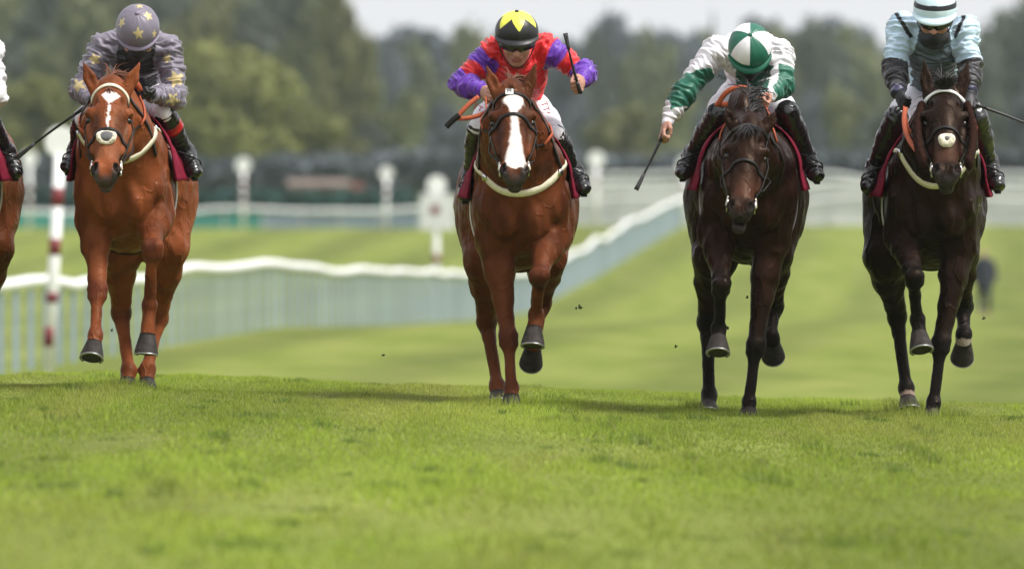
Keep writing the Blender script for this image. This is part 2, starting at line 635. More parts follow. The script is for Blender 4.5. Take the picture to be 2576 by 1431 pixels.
def build_grass():
    parts = []
    for y0, y1, dens, h0, h1, w in ((29.5, 42, 850, .015, .032, .010), (42, 54, 1350, .014, .030, .0075), (54, 69.5, 2700, .013, .031, .0050)):
        xm0, xm1 = .0477 * y0 + .9, .0477 * y1 + .9
        n = int((xm0 + xm1) * (y1 - y0) * dens)
        Y = rng.uniform(y0, y1, n)
        X = rng.uniform(-1, 1, n) * (.0477 * Y + .9)
        parts.append((X, Y, rng.uniform(h0, h1, n), np.full(n, w) * rng.uniform(.7, 1.4, n)))
    for hx_, hy_, hd_ in ((1286, 1030, -25), (1253, 1014, 612), (1883, 1062, -18), (1781, 1040, 606), (2343, 1062, -18), (2287, 1030, 604), (320, 988, 600), (369, 988, 600)):
        q_ = P(hx_, hy_, hd_)                     # longer blades pushed up round each planted hoof
        n = 420
        a_, r_ = rng.uniform(0, 6.283, n), .05 + .11 * rng.random(n)
        parts.append((q_[0] + r_ * np.cos(a_), q_[1] - .02 + 1.5 * r_ * np.sin(a_), rng.uniform(.030, .062, n), np.full(n, .0055)))
    n_reg = sum(len(p_[0]) for p_ in parts)
    for _ in range(85):                          # small leafy tufts and weeds
        ty_ = rng.uniform(33, 68)
        tx_ = rng.uniform(-1, 1) * .0477 * ty_
        n = int(rng.integers(30, 90))
        sp_ = rng.uniform(.02, .06)
        parts.append((tx_ + rng.normal(0, sp_, n), ty_ + rng.normal(0, sp_ * 3, n), rng.uniform(.018, .048, n), np.full(n, .009)))
    X, Y, H, W = [np.concatenate([p[k] for p in parts]) for k in range(4)]
    q = np.stack([X, Y, np.zeros_like(X)], 1)
    big = fbm(q * np.array([.9, .07, 1]), 3, 3)
    mid = fbm(q * np.array([4.0, .33, 1]), 11, 2)
    tuft = vnoise(q * np.array([6, .8, 1]), 21)
    H = H * (0.7 + .75 * sstep(.35, .75, mid)) * (1 + .5 * sstep(.86, .95, tuft))
    wear = sstep(.60, .75, fbm(q * np.array([2.2, .2, 1]) + 50, 31, 2))
    H = H * (1 - .35 * wear)
    n = len(X)
    Z = zground(X, Y) - .004
    th = rng.uniform(0, 2 * np.pi, n)
    ln = rng.normal(0, .35, (n, 2)) * H[:, None]
    b0 = np.stack([X - np.cos(th) * W / 2, Y - np.sin(th) * W / 2, Z], 1)
    b1 = np.stack([X + np.cos(th) * W / 2, Y + np.sin(th) * W / 2, Z], 1)
    tp = np.stack([X + ln[:, 0], Y + ln[:, 1], Z + H], 1)
    v = np.stack([b0, b1, tp], 1).reshape(-1, 3)
    f = np.arange(3 * n).reshape(-1, 3)
    base = np.array([.284, .370, .047])[None, :] * np.ones((n, 1))
    c = base * (0.78 + .42 * sstep(.28, .72, big))[:, None]
    c = mixc(c, (.185, .25, .030), .45 * sstep(.56, .78, 1 - mid) + .0)
    c = mixc(c, (.37, .39, .085), .50 * sstep(.5, .78, fbm(q * np.array([1.7, .12, 1]) + 9, 41, 2)))
    c = mixc(c, (.24, .19, .08), .45 * wear * (rng.random(n) < .6))
    c = mixc(c, (.09, .13, .025), .45 * sstep(.86, .95, tuft))
    c[n_reg:] = np.array([.135, .205, .034])
    c = c * rng.uniform(.66, 1.36, n)[:, None]
    c = mixc(c, (.34, .31, .15), (rng.random(n) < .08) * .8)
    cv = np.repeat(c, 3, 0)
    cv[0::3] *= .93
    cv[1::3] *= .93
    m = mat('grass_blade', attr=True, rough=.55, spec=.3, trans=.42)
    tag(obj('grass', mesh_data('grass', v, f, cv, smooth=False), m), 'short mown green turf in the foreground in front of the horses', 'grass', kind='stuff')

build_grass()

# ------------------------------------------------------------------ running rails, boards, markers
M_WHITE = mat('white_plastic', (.86, .87, .87), rough=.45, noise=.06, nscale=3)
M_GREYPOST = mat('pale_grey_plastic', (.33, .41, .46), rough=.5, noise=.10, nscale=2, rand=.12)
M_BLUEPOST = mat('pale_blue_plastic', (.28, .36, .45), rough=.5, noise=.10, nscale=2, rand=.10)
M_TEAL = mat('teal_boarding', (.08, .36, .32), rough=.6, noise=.15, nscale=1.5, rand=.10)
M_RED = mat('dark_red_paint', (.17, .014, .022), rough=.5, noise=.12, nscale=8)
M_OFFW = mat('weathered_white_panel', (.60, .62, .62), rough=.6, noise=.10, nscale=1.2, rand=.10)

def post_mesh(name, w, t, h):
    b = MB()
    b.box((0, 0, h / 2 - .1), w, t, h + .2)
    b.box((0, 0, h + .015), w * .8, t * .8, .03)
    return b.data(name, smooth=False)

def rail_fence(name, label, line, post_h, spacing, pw, post_mat, rail_r=.085, wob=0.0, mids=(), group=None):
    """line(s) -> (x, y) for s metres from the near end"""
    L = line[-1][0]
    S = np.arange(0, L, spacing)
    ss = [q[0] for q in line]
    xs = np.interp(S, ss, [q[1] for q in line])
    ys = np.interp(S, ss, [q[2] for q in line])
    zs = zground(xs, ys)
    hs_ = post_h + wob * (fbm(np.stack([S * .11, S * 0, S * 0], 1), 5, 3) - .5)
    root = empty(name, (xs[0], ys[0], zs[0]), label, 'fence', group)
    pm = post_mesh('post', pw, .07, post_h - .04)
    pm.materials.append(post_mat)
    for x, y, z in zip(xs, ys, zs):
        o = bpy.data.objects.new('post', pm)
        COL.objects.link(o)
        o.parent = root
        o.location = (x - xs[0], y - ys[0], z - zs[0])
    for k, (hh, rr) in enumerate([(1.0, rail_r)] + list(mids)):
        b = MB()
        b.tube(np.stack([xs, ys, zs + hs_ * hh], 1), rr, 8)
        b.build('top_rail' if k == 0 else 'lower_rail', M_WHITE, root)
    return root

# near running rail: from the left edge, running away to the right
def line_pts(pts):
    out, s = [], 0.0
    for i, p in enumerate(pts):
        if i:
            s += math.dist(p, pts[i - 1])
        out.append((s, p[0], p[1]))
    return out
_nr = [(-8.0, 121.0), (-6.87, 144.0), (-5.5, 170), (-4.1, 200), (-2.4, 238), (-.95, 270), (1.6, 325), (4.3, 382), (6.9, 436)]
rail_fence('running_rail', 'white running rail on grey posts running from the left edge behind the chestnut horses', line_pts(_nr), 1.13, 2.1, .092, M_GREYPOST, rail_r=.082, wob=.36)

# far rail on the left with boarding below it
def board_fence(name, label, x0, x1, Y, top_y, bot_y, panel_w, pmat_fn, rail=True):
    A, B = gpt(x0, Y), gpt(x1, Y)
    s = Y / FOC
    H = (bot_y - top_y) * s
    root = empty(name, A, label, 'fence')
    n = max(2, int(round((B[0] - A[0]) / panel_w)))
    w = (B[0] - A[0]) / n
    pmesh = {}
    X = A[0] + w * np.arange(n + 1)
    zb = CAM_H - (bot_y - 450.0) * s
    for i in range(n):
        m = pmat_fn(i, n)
        if m.name not in pmesh:
            b = MB()
            b.box((w / 2, 0, H * .45), w * .96, .04, H * .86)
            me = b.data('panel', smooth=False)
            me.materials.append(m)
            pmesh[m.name] = me
        o = bpy.data.objects.new('panel', pmesh[m.name])
        COL.objects.link(o)
        o.parent = root
        o.location = (X[i] - A[0], rng.uniform(-.04, .04), zb - A[2] + rng.uniform(-.03, .03))
    pb = post_mesh('post', .07, .07, H * .97)
    pb.materials.append(M_OFFW)
    for i in range(n + 1):
        o = bpy.data.objects.new('post', pb)
        COL.objects.link(o)
        o.parent = root
        o.location = (X[i] - A[0], -.09, zb - A[2])
    if rail:
        b = MB()
        xx = np.linspace(A[0], B[0], 40)
        zz = zb + H + .50 * (fbm(np.stack([xx * .35, xx * 0, xx * 0], 1), 9, 2) - .5)
        b.tube(np.stack([xx, np.full(40, Y - .16), zz], 1), .09, 8)
        b.build('top_rail', M_OFFW, root)
    return root

board_fence('boarded_rail', 'far white rail with teal and pale blue boards below, left of the white-blazed chestnut', -120, 1150, 432, 530, 598, 1.6,
            lambda i, n: M_TEAL if i < n * .585 else M_BLUEPOST)
board_fence('white_barrier', 'long white crowd barrier in the distance on the right behind the two dark horses', 1420, 2760, 442, 508, 585, 2.2, lambda i, n: M_OFFW)
board_fence('white_barrier', 'second white barrier row showing just above the long crowd barrier', 1440, 2760, 468, 474, 530, 2.4, lambda i, n: M_OFFW)
board_fence('white_barrier', 'rearmost white barrier row along the foot of the far trees on the right', 1450, 2780, 495, 446, 500, 2.4, lambda i, n: M_OFFW)

def marker(px, Y, disc_y, label, stripes, disc_r=.21, board=False, lean=0.0, base_y=None):
    g = gpt(px, Y)
    s = Y / FOC
    top = CAM_H - (disc_y - 450.0) * s
    root = empty('course_marker', g, label, 'marker post')
    H = top - g[2] - disc_r * .9
    ln = lambda z: lean * (z - g[2])
    b = MB(); b.tube([g + (0, 0, -.15), g + (ln(g[2] + H), 0, H)], .078, 10)
    b.build('pole', M_WHITE, root)
    for a, c in stripes:
        za, zc = CAM_H - (c - 450.0) * s, CAM_H - (a - 450.0) * s
        b = MB(); b.tube([(g[0] + ln(za), g[1], za), (g[0] + ln(zc), g[1], zc)], .083, 10)
        b.build('red_band', M_RED, root)
    b = MB()
    c0 = np.array([g[0] + ln(top), g[1], top])
    b.tube([c0 + (0, -.025, 0), c0 + (0, -.018, 0), c0 + (0, .018, 0), c0 + (0, .025, 0)], [disc_r * .95, disc_r, disc_r, disc_r * .95], 28)
    b.build('disc', M_WHITE, root, smooth=False)
    if board:
        zb = CAM_H - (533 - 450.0) * s
        b = MB(); b.box((g[0] + .02, g[1] - .09, zb), .82, .03, .88)
        bo = b.build('board', M_OFFW, root, smooth=False)
        b = MB()
        b.tube([(g[0] - .03, g[1] - .108, zb + .05), (g[0] - .03, g[1] - .118, zb + .05)], .12, 20)
        b.build('red_spot', M_RED, bo, off=g, smooth=False)
    return root

marker(120, 143.4, 358, 'red and white banded marker post with white disc beside the starry jockey, leftmost and nearest', [(472, 520), (600, 642), (735, 762), (822, 872)], .21, lean=.055)
marker(1098, 262, 467, 'marker post with white board and red spot beside the white-blazed chestnut horse', [(640, 662), (690, 712)], .24, board=True)
marker(74, 428, 400, 'pale marker post with white disc seen between the left edge and the banded post', [(470, 486), (505, 520)], .30)
marker(612, 428, 416, 'white disc marker post right of the leftmost chestnut horse', [(455, 466), (478, 488), (500, 510)], .30)
marker(972, 428, 436, 'white disc marker post midway between the two chestnut horses, left of the white board', [(470, 480), (492, 502)], .27)
marker(1500, 436, 402, 'white disc marker post beside the whip held down by the green and white jockey', [(455, 468)], .34)
marker(1722, 438, 414, 'white disc marker post half hidden by the left boot of the green and white jockey', [(465, 478)], .30)

# ------------------------------------------------------------------ trees
M_BARK = mat('bark', (.07, .055, .04), rough=.9, noise=.3, nscale=4)
_leaf = {}
def leaf_mat(key):
    col = dict(lime=(.185, .198, .060), mid=(.158, .176, .086), dark=(.100, .118, .090), blue=(.110, .130, .142), olive=(.150, .156, .066))[key]  # distance haze is put into these leaf colours, blue the most faded
    if key not in _leaf:
        _leaf[key] = mat('foliage_' + key, col, rough=.7, noise=.45, nscale=.55, trans=.25, rand=.16, spec=.2)
    return _leaf[key]

def crown_data(seed, rx, rz, leaves, size, narrow=False):
    r = np.random.default_rng(seed)
    nb = 26
    c = r.normal(0, 1, (nb, 3))
    c /= np.linalg.norm(c, axis=1)[:, None]
    c *= r.uniform(.25, .78, nb)[:, None] ** .7
    if narrow:
        t = (c[:, 2] + 1) / 2
        c[:, :2] *= (1 - .8 * t)[:, None]
    br = r.uniform(.20, .40, nb) * (.55 if narrow else 1)
    k = r.integers(0, nb, leaves)
    d = r.normal(0, 1, (leaves, 3))
    d /= np.linalg.norm(d, axis=1)[:, None]
    p = c[k] + d * (br[k] * r.uniform(.55, 1.1, leaves))[:, None]
    p *= np.array([rx, rx, rz])
    a = r.normal(0, 1, (leaves, 3)); a /= np.linalg.norm(a, axis=1)[:, None]
    b = np.cross(a, d + .3 * r.normal(0, 1, (leaves, 3))); b /= np.linalg.norm(b, axis=1)[:, None] + 1e-6
    s = size * r.uniform(.6, 1.4, leaves)[:, None]
    v = np.stack([p - a * s, p - b * s * .6, p + a * s, p + b * s * .6], 1).reshape(-1, 3)
    return mesh_data('crown', v, np.arange(4 * leaves).reshape(-1, 4), smooth=False)

def trunk_data(seed, h, rx):
    r = np.random.default_rng(seed)
    b = MB()
    b.tube([(0, 0, -.4), (0, 0, h * .2), (r.uniform(-.3, .3), 0, h * .5), (r.uniform(-.4, .4), 0, h * .85)], [.45, .34, .24, .08], 8)
    for i in range(6):
        z = h * r.uniform(.3, .6)
        th = r.uniform(0, 6.28)
        q = np.array([math.cos(th) * rx * .6, math.sin(th) * rx * .6, h * r.uniform(.12, .3)])
        b.tube([(0, 0, z), np.array([0, 0, z]) + q * .5, np.array([0, 0, z]) + q], [.17, .11, .04], 6)
    return b.data('trunk')

_CR = {}
trng = np.random.default_rng(12)
def tree(px, top_y, Y, w_px, key, label, group, var=0, narrow=False, name='tree'):
    g = gpt(px, Y)
    s = Y / FOC
    H = (CAM_H - (top_y - 450.0) * s) - g[2]
    rx = w_px * s / 2
    ck = (var % 5, narrow)
    if ck not in _CR:
        _CR[ck] = (crown_data(100 + var % 5 + 50 * narrow, 1.0, 1.0, 3600, .085, narrow), trunk_data(var % 5, 10.0, 2.5))
    cr, tr = _CR[ck]
    root = empty(name, g, label, 'tree', group)
    o = bpy.data.objects.new('trunk', tr.copy() if False else tr)
    COL.objects.link(o); o.parent = root
    if not len(tr.materials): tr.materials.append(M_BARK)
    o.scale = (H / 18, H / 18, H / 11.0)
    me = cr.copy()
    me.materials.append(leaf_mat(key))
    o = bpy.data.objects.new('crown', me)
    COL.objects.link(o); o.parent = root
    ch = H * (.50 if not narrow else .54)
    o.location = (0, 0, H - ch * 1.0)
    o.scale = (rx, rx * .9, ch)
    o.rotation_euler = (0, 0, trng.uniform(0, 6.28))
    return root

# (px, top, Y, width px, tone, words that single it out)
_near = [
 (575, 92, 610, 400, 'lime', 'big lime green rounded tree right of the starry jockey'),
 (770, 250, 600, 250, 'lime', 'yellow green tree sloping down to the right beside the big lime tree'),
 (860, 330, 585, 170, 'olive', 'small olive tree low beneath the sloping lime foliage'),
 (110, 195, 600, 280, 'lime', 'lime green tree at the left edge behind the banded marker post'),
 (-60, 120, 640, 240, 'mid', 'green tree cut by the left edge of the picture'),
 (420, 300, 620, 260, 'mid', 'mid green tree low behind the right arm of the starry jockey'),
 (255, 300, 630, 240, 'dark', 'dark tree low behind the head of the leftmost chestnut'),
 (1010, 205, 640, 170, 'mid', 'green tree left of the purple sleeve of the red jockey'),
 (1120, 260, 650, 150, 'blue', 'dark low tree just left of the raised rein of the red jockey'),
 (930, 300, 620, 150, 'dark', 'dark green tree above the brick shed'),
 (1400, 250, 680, 170, 'blue', 'bluish tree right of the white-blazed chestnut head'),
 (1560, 260, 640, 190, 'olive', 'olive tree above the end of the lowered whip'),
 (1680, 190, 690, 200, 'mid', 'green tree behind the outstretched sleeve of the green and white jockey'),
 (1830, 260, 680, 200, 'blue', 'blue green tree behind the head of the third horse'),
 (2040, 230, 700, 190, 'blue', 'grey green tree right of the green and white jockey'),
 (2140, 215, 670, 170, 'mid', 'lighter green tree left of the pale blue jockey'),
 (2210, 270, 650, 150, 'dark', 'dark tree left of the black boot of the pale blue jockey'),
 (2500, 200, 680, 180, 'dark', 'dark tree at the right edge above the black whip'),
 (2600, 240, 660, 170, 'blue', 'bluish tree cut by the right edge of the picture'),
]
for i, (px, ty, Y, w, k, lab) in enumerate(_near):
    tree(px, ty, Y, w, k, lab, 'trees behind the course', i)
_mid = [
 (40, -10, 760, 300, 'dark', 'tall dark tree above the lime tree at the left edge'),
 (190, -20, 740, 260, 'mid', 'tall green tree directly left of the starry cap'),
 (330, 60, 750, 240, 'dark', 'dark tree hidden mostly behind the starry cap'),
 (480, -30, 770, 260, 'olive', 'olive tree high on the slope above the big lime tree'),
 (640, 0, 760, 240, 'dark', 'dark gap-filling tree at the top behind the big lime tree'),
 (770, -25, 740, 230, 'mid', 'tall green tree left of the gap of sky'),
 (850, -30, 720, 190, 'olive', 'olive green tree forming the left side of the sky gap'),
 (895, 60, 730, 150, 'mid', 'green tree stepping down beneath the sky gap'),
 (-60, -60, 800, 300, 'mid', 'tall green tree in the top left corner'),
 (110, -70, 830, 280, 'dark', 'tall dark tree between the corner and the starry cap at the top edge'),
 (270, -60, 820, 260, 'olive', 'tall olive tree right above the starry cap'),
 (400, -60, 840, 260, 'dark', 'tall dark tree at the top edge right of the starry cap'),
 (560, -70, 830, 260, 'mid', 'tall green tree at the top edge above the big lime tree'),
 (700, -60, 820, 240, 'dark', 'tall dark tree at the top edge left of the sky gap'),
 (810, -40, 810, 180, 'mid', 'tall green tree with its right side against the sky gap'),
]
for i, (px, ty, Y, w, k, lab) in enumerate(_mid):
    tree(px, ty, Y, w, k, lab, 'trees behind the course', i + 2)
_far = [(960, 112, 90, 'blue'), (1030, 98, 110, 'mid'), (1110, 82, 120, 'blue'), (1190, 66, 120, 'mid'), (1275, 70, 120, 'blue'), (1360, 95, 110, 'mid'), (1420, 125, 90, 'blue'),
        (1480, 52, 90, 'dark'), (1545, 38, 110, 'blue'), (1625, 70, 110, 'mid'), (1700, 80, 100, 'blue'), (1760, 72, 90, 'mid'), (1850, 78, 110, 'blue'),
        (1940, 72, 120, 'mid'), (2020, 55, 90, 'blue'), (2075, 46, 90, 'dark'), (2150, 62, 110, 'mid'), (2230, 88, 100, 'blue'), (2310, 80, 110, 'mid'), (2400, 85, 110, 'blue'), (2480, 60, 110, 'mid'), (2550, -15, 130, 'dark'), (2640, -10, 120, 'blue')]
_fw = ['at the foot of the sky gap', 'second right of the sky gap', 'left of the black and yellow cap', 'just left of the black and yellow cap', 'behind the black and yellow cap', 'right of the black and yellow cap', 'in the dip right of the upright whip',
       'with a pointed top right of the dip', 'tallest of those between the two middle jockeys', 'right of the tallest between the middle jockeys', 'left of the slim conifer', 'at the foot of the slim conifer', 'just left of the green and white cap',
       'behind the back of the green and white jockey', 'right of the green and white jockey', 'dark pointed, midway between the two right jockeys', 'second left of the pale blue jockey', 'just left of the pale blue sleeve', 'behind the pale blue left shoulder', 'behind the pale blue right shoulder', 'just right of the pale blue sleeve', 'tall and dark in the top right corner', 'cut by the right edge near the top corner']
for i, ((px, ty, w, k), lw) in enumerate(zip(_far, _fw)):
    tree(px, ty, 960 + 25 * (i % 3), w * 1.9, k, 'hazy far tree on the skyline ' + lw, 'far trees on the skyline', i)
tree(1792, 8, 1250, 46, 'blue', 'slim pale conifer rising above the skyline left of the green and white cap', 'far trees on the skyline', 1, narrow=True)

def foliage_belt(name, label, x0, x1, Y, top_y, bot_y, key, n, size, cat, kind=None, depth=5.0, seed=1):
    r = np.random.default_rng(seed)
    s = Y / FOC
    px = r.uniform(x0, x1, n)
    t = r.random(n)
    wob = (fbm(np.stack([px * .012, px * 0, px * 0], 1), seed, 3) - .5) * (bot_y - top_y) * .5
    py = bot_y + (top_y + wob - bot_y) * t ** .8
    yy = Y + r.uniform(-depth / 2, depth / 2, n)
    p = np.stack([(px - 1288) / FOC * Y, yy, CAM_H - (py - 450) * s], 1)
    a = r.normal(0, 1, (n, 3)); a /= np.linalg.norm(a, axis=1)[:, None]
    b = np.cross(a, r.normal(0, 1, (n, 3))); b /= np.linalg.norm(b, axis=1)[:, None]
    sz = size * r.uniform(.6, 1.4, n)[:, None]
    v = np.stack([p - a * sz, p - b * sz * .6, p + a * sz, p + b * sz * .6], 1).reshape(-1, 3)
    me = mesh_data(name, v, np.arange(4 * n).reshape(-1, 4), smooth=False)
    o = obj(name, me, leaf_mat(key))
    return tag(o, label, cat, kind=kind)

foliage_belt('woodland', 'distant dark mass of woodland under the skyline trees', -2600, 5200, 1060, 112, 480, 'blue', 78000, 1.0, 'woodland', 'stuff', 14, 3)
foliage_belt('woodland', 'tall dark mass of woodland behind the trees on the left, up to the top edge', -300, 850, 900, -90, 470, 'dark', 22000, .9, 'woodland', 'stuff', 12, 8)
foliage_belt('undergrowth', 'dark undergrowth along the foot of the trees', -300, 2850, 570, 395, 486, 'blue', 16000, .42, 'undergrowth', 'stuff', 8, 4)
M_HEDGE = mat('hedge_leaf', (.030, .085, .075), rough=.7, noise=.4, nscale=.8, spec=.2)
_leaf['hedge'] = M_HEDGE
def hedge(x0, x1, top, bot, label, sd):
    r = np.random.default_rng(sd)
    Y = 486
    s = Y / FOC
    root = empty('hedge', gpt((x0 + x1) / 2, Y), label, 'hedge')
    n = 4500
    px, py = r.uniform(x0, x1, n), r.uniform(top, bot, n)
    p = np.stack([(px - 1288) / FOC * Y, Y + r.uniform(-.8, .8, n), CAM_H - (py - 450) * s], 1)
    a = r.normal(0, 1, (n, 3)); a /= np.linalg.norm(a, axis=1)[:, None]
    b = np.cross(a, r.normal(0, 1, (n, 3))); b /= np.linalg.norm(b, axis=1)[:, None]
    sz = .16 * r.uniform(.6, 1.4, n)[:, None]
    v = np.stack([p - a * sz, p - b * sz * .7, p + a * sz, p + b * sz * .7], 1).reshape(-1, 3) - np.array(root.location)
    obj('foliage', mesh_data('foliage', v, np.arange(4 * n).reshape(-1, 4), smooth=False), M_HEDGE, root)
hedge(440, 1050, 482, 560, 'long dark teal green hedge behind the far rail, below the brick shed', 5)
hedge(-150, 215, 480, 560, 'dark teal green hedge at the left edge behind the banded marker post', 6)

# low brick shed behind the hedge
M_BRICK = mat('brick', (.165, .125, .105), rough=.85, noise=.25, nscale=2)
M_TILE = mat('terracotta', (.22, .09, .075), rough=.8, noise=.2, nscale=2)
def shed():
    Y = 515
    s = Y / FOC
    g = gpt(820, Y)
    root = empty('brick_shed', g, 'low brick shed with a red end showing over the hedge', 'shed')
    zt = CAM_H - (466 - 450) * s
    b = MB(); b.box((g[0] - .3, Y, (g[2] + zt) / 2), 2.9, 2.2, zt - g[2]); b.build('wall', M_BRICK, root, smooth=False)
    b = MB(); b.box((g[0] + 1.5, Y - .1, (g[2] + zt) / 2 + .08), .62, 2.1, zt - g[2] + .1); b.build('red_end', M_TILE, root, smooth=False)
    b = MB()
    x0, x1 = g[0] - 1.85, g[0] + 1.2
    b.add([(x0, Y - 1.25, zt), (x1, Y - 1.25, zt), (x1, Y, zt + .28), (x0, Y, zt + .28), (x0, Y + 1.25, zt), (x1, Y + 1.25, zt)], [(0, 1, 2, 3), (3, 2, 5, 4), (0, 3, 4), (1, 5, 2), (0, 4, 5, 1)])
    b.build('roof', M_BRICK, root, smooth=False)
shed()

# ------------------------------------------------------------------ horses
M_COAT = mat('horse_coat', attr=True, rough=.47, noise=.26, nscale=7, bump=.22, bscale=44, spec=.13, sheen=.0, stretch=(1, 1, .4))
M_EYE = mat('horse_eye', (.006, .004, .003), rough=.16, spec=.5)
M_HOOF = mat('hoof_horn', (.026, .021, .018), rough=.68, noise=.6, nscale=26, bump=.5, bscale=70, spec=.25)
M_SHOE = mat('worn_steel', (.42, .42, .43), rough=.4, metal=.9)
M_SOLE = mat('hoof_sole', (.03, .026, .02), rough=.9, noise=.4, nscale=40)
M_HAIRB = mat('black_mane', (.012, .010, .010), rough=.5, spec=.4)
M_HAIRC = mat('chestnut_mane', (.12, .035, .012), rough=.5, spec=.4)
M_LEATH = mat('dark_leather', (.007, .005, .004), rough=.5, spec=.3, noise=.2, nscale=40)
M_CREAM = mat('cream_webbing', (.66, .61, .46), rough=.7, noise=.10, nscale=60, bump=.2, bscale=200)
M_RUBBER = mat('orange_rubber_rein', (.42, .085, .030), rough=.7, noise=.18, nscale=60, bump=.4, bscale=180)
M_FLEECE = mat('cream_fleece', (.72, .66, .52), rough=.95, noise=.22, nscale=90, bump=1.0, bscale=120, sheen=.4)
M_FLEECEB = mat('brown_fleece', (.024, .009, .006), rough=.95, noise=.35, nscale=70, bump=.8, bscale=110, spec=.1)
M_PAD = mat('grey_pad', (.10, .10, .105), rough=.8, noise=.3, nscale=60)
M_CRIMSON = mat('crimson_cloth', (.165, .006, .024), rough=.8, noise=.25, nscale=14, bump=.5, bscale=30, spec=.15)
M_GIRTH = mat('white_girth', (.70, .70, .68), rough=.7, noise=.1, nscale=50)
M_GIRTHV = mat('lilac_girth', (.52, .44, .60), rough=.7, noise=.1, nscale=50)
M_BUCK = mat('buckle_steel', (.6, .6, .62), rough=.25, metal=1.0)
M_TEXT = mat('black_print', (.01, .01, .012), rough=.6)
M_REDTX = mat('red_print', (.50, .02, .03), rough=.6)

M_COAT.node_tree.nodes['Principled BSDF'].inputs['Specular Tint'].default_value = (1, .72, .5, 1)
def coat_detail(m):
    """raised veins, lie of the hair and patchy sweat gloss"""
    t = m.node_tree
    bs = t.nodes['Principled BSDF']
    tc = t.nodes.new('ShaderNodeTexCoord')
    def nz(scale, det, mp=None):
        n = t.nodes.new('ShaderNodeTexNoise')
        n.inputs['Scale'].default_value = scale
        n.inputs['Detail'].default_value = det
        src = tc.outputs['Object']
        if mp:
            g = t.nodes.new('ShaderNodeMapping'); g.inputs['Scale'].default_value = mp
            t.links.new(src, g.inputs['Vector']); src = g.outputs[0]
        t.links.new(src, n.inputs['Vector'])
        return n.outputs['Fac']
    def rng_(src, a, b, c, d):
        r = t.nodes.new('ShaderNodeMapRange')
        for k, v in zip(('From Min', 'From Max', 'To Min', 'To Max'), (a, b, c, d)):
            r.inputs[k].default_value = v
        t.links.new(src, r.inputs['Value'])
        return r.outputs[0]
    t.links.new(rng_(nz(6, 5), .36, .64, .30, .62), bs.inputs['Roughness'])
    old = bs.inputs['Normal'].links[0].from_socket
    sb = t.nodes.new('ShaderNodeMath'); sb.operation = 'SUBTRACT'; sb.inputs[1].default_value = .5
    t.links.new(nz(8.5, 1.5, (1, 1, .55)), sb.inputs[0])
    ab = t.nodes.new('ShaderNodeMath'); ab.operation = 'ABSOLUTE'
    t.links.new(sb.outputs[0], ab.inputs[0])
    b1 = t.nodes.new('ShaderNodeBump')
    b1.inputs['Strength'].default_value = .55
    b1.inputs['Distance'].default_value = .006
    t.links.new(rng_(ab.outputs[0], 0, .028, 1, 0), b1.inputs['Height'])
    t.links.new(old, b1.inputs['Normal'])
    b2 = t.nodes.new('ShaderNodeBump')
    b2.inputs['Strength'].default_value = .35
    b2.inputs['Distance'].default_value = .004
    t.links.new(nz(120, 3, (1, 1, .18)), b2.inputs['Height'])
    t.links.new(b1.outputs[0], b2.inputs['Normal'])
    t.links.new(b2.outputs[0], bs.inputs['Normal'])
coat_detail(M_COAT)
K = 1.0 / PXM
XA = np.array([1.0, 0, 0])

class Head:
    """local frame of a horse head: u to the picture's right, v down the face, w out of the face"""
    def __init__(s, poll, muz, roll=0.0, turn=0.0):
        s.o = poll
        v = unit(muz - poll)
        s.L = np.linalg.norm(muz - poll)
        u = unit(np.array([math.cos(turn), math.sin(turn), math.tan(roll)]))
        u = unit(u - v * (u @ v))
        w = np.cross(u, v)
        if w[1] > 0:
            w = -w
        s.u, s.v, s.w = u, v, w
        s.R = np.stack([u, v, w])

    def p(s, u, v, w):
        return s.o + s.L * (u * s.u + v * s.v + w * s.w)

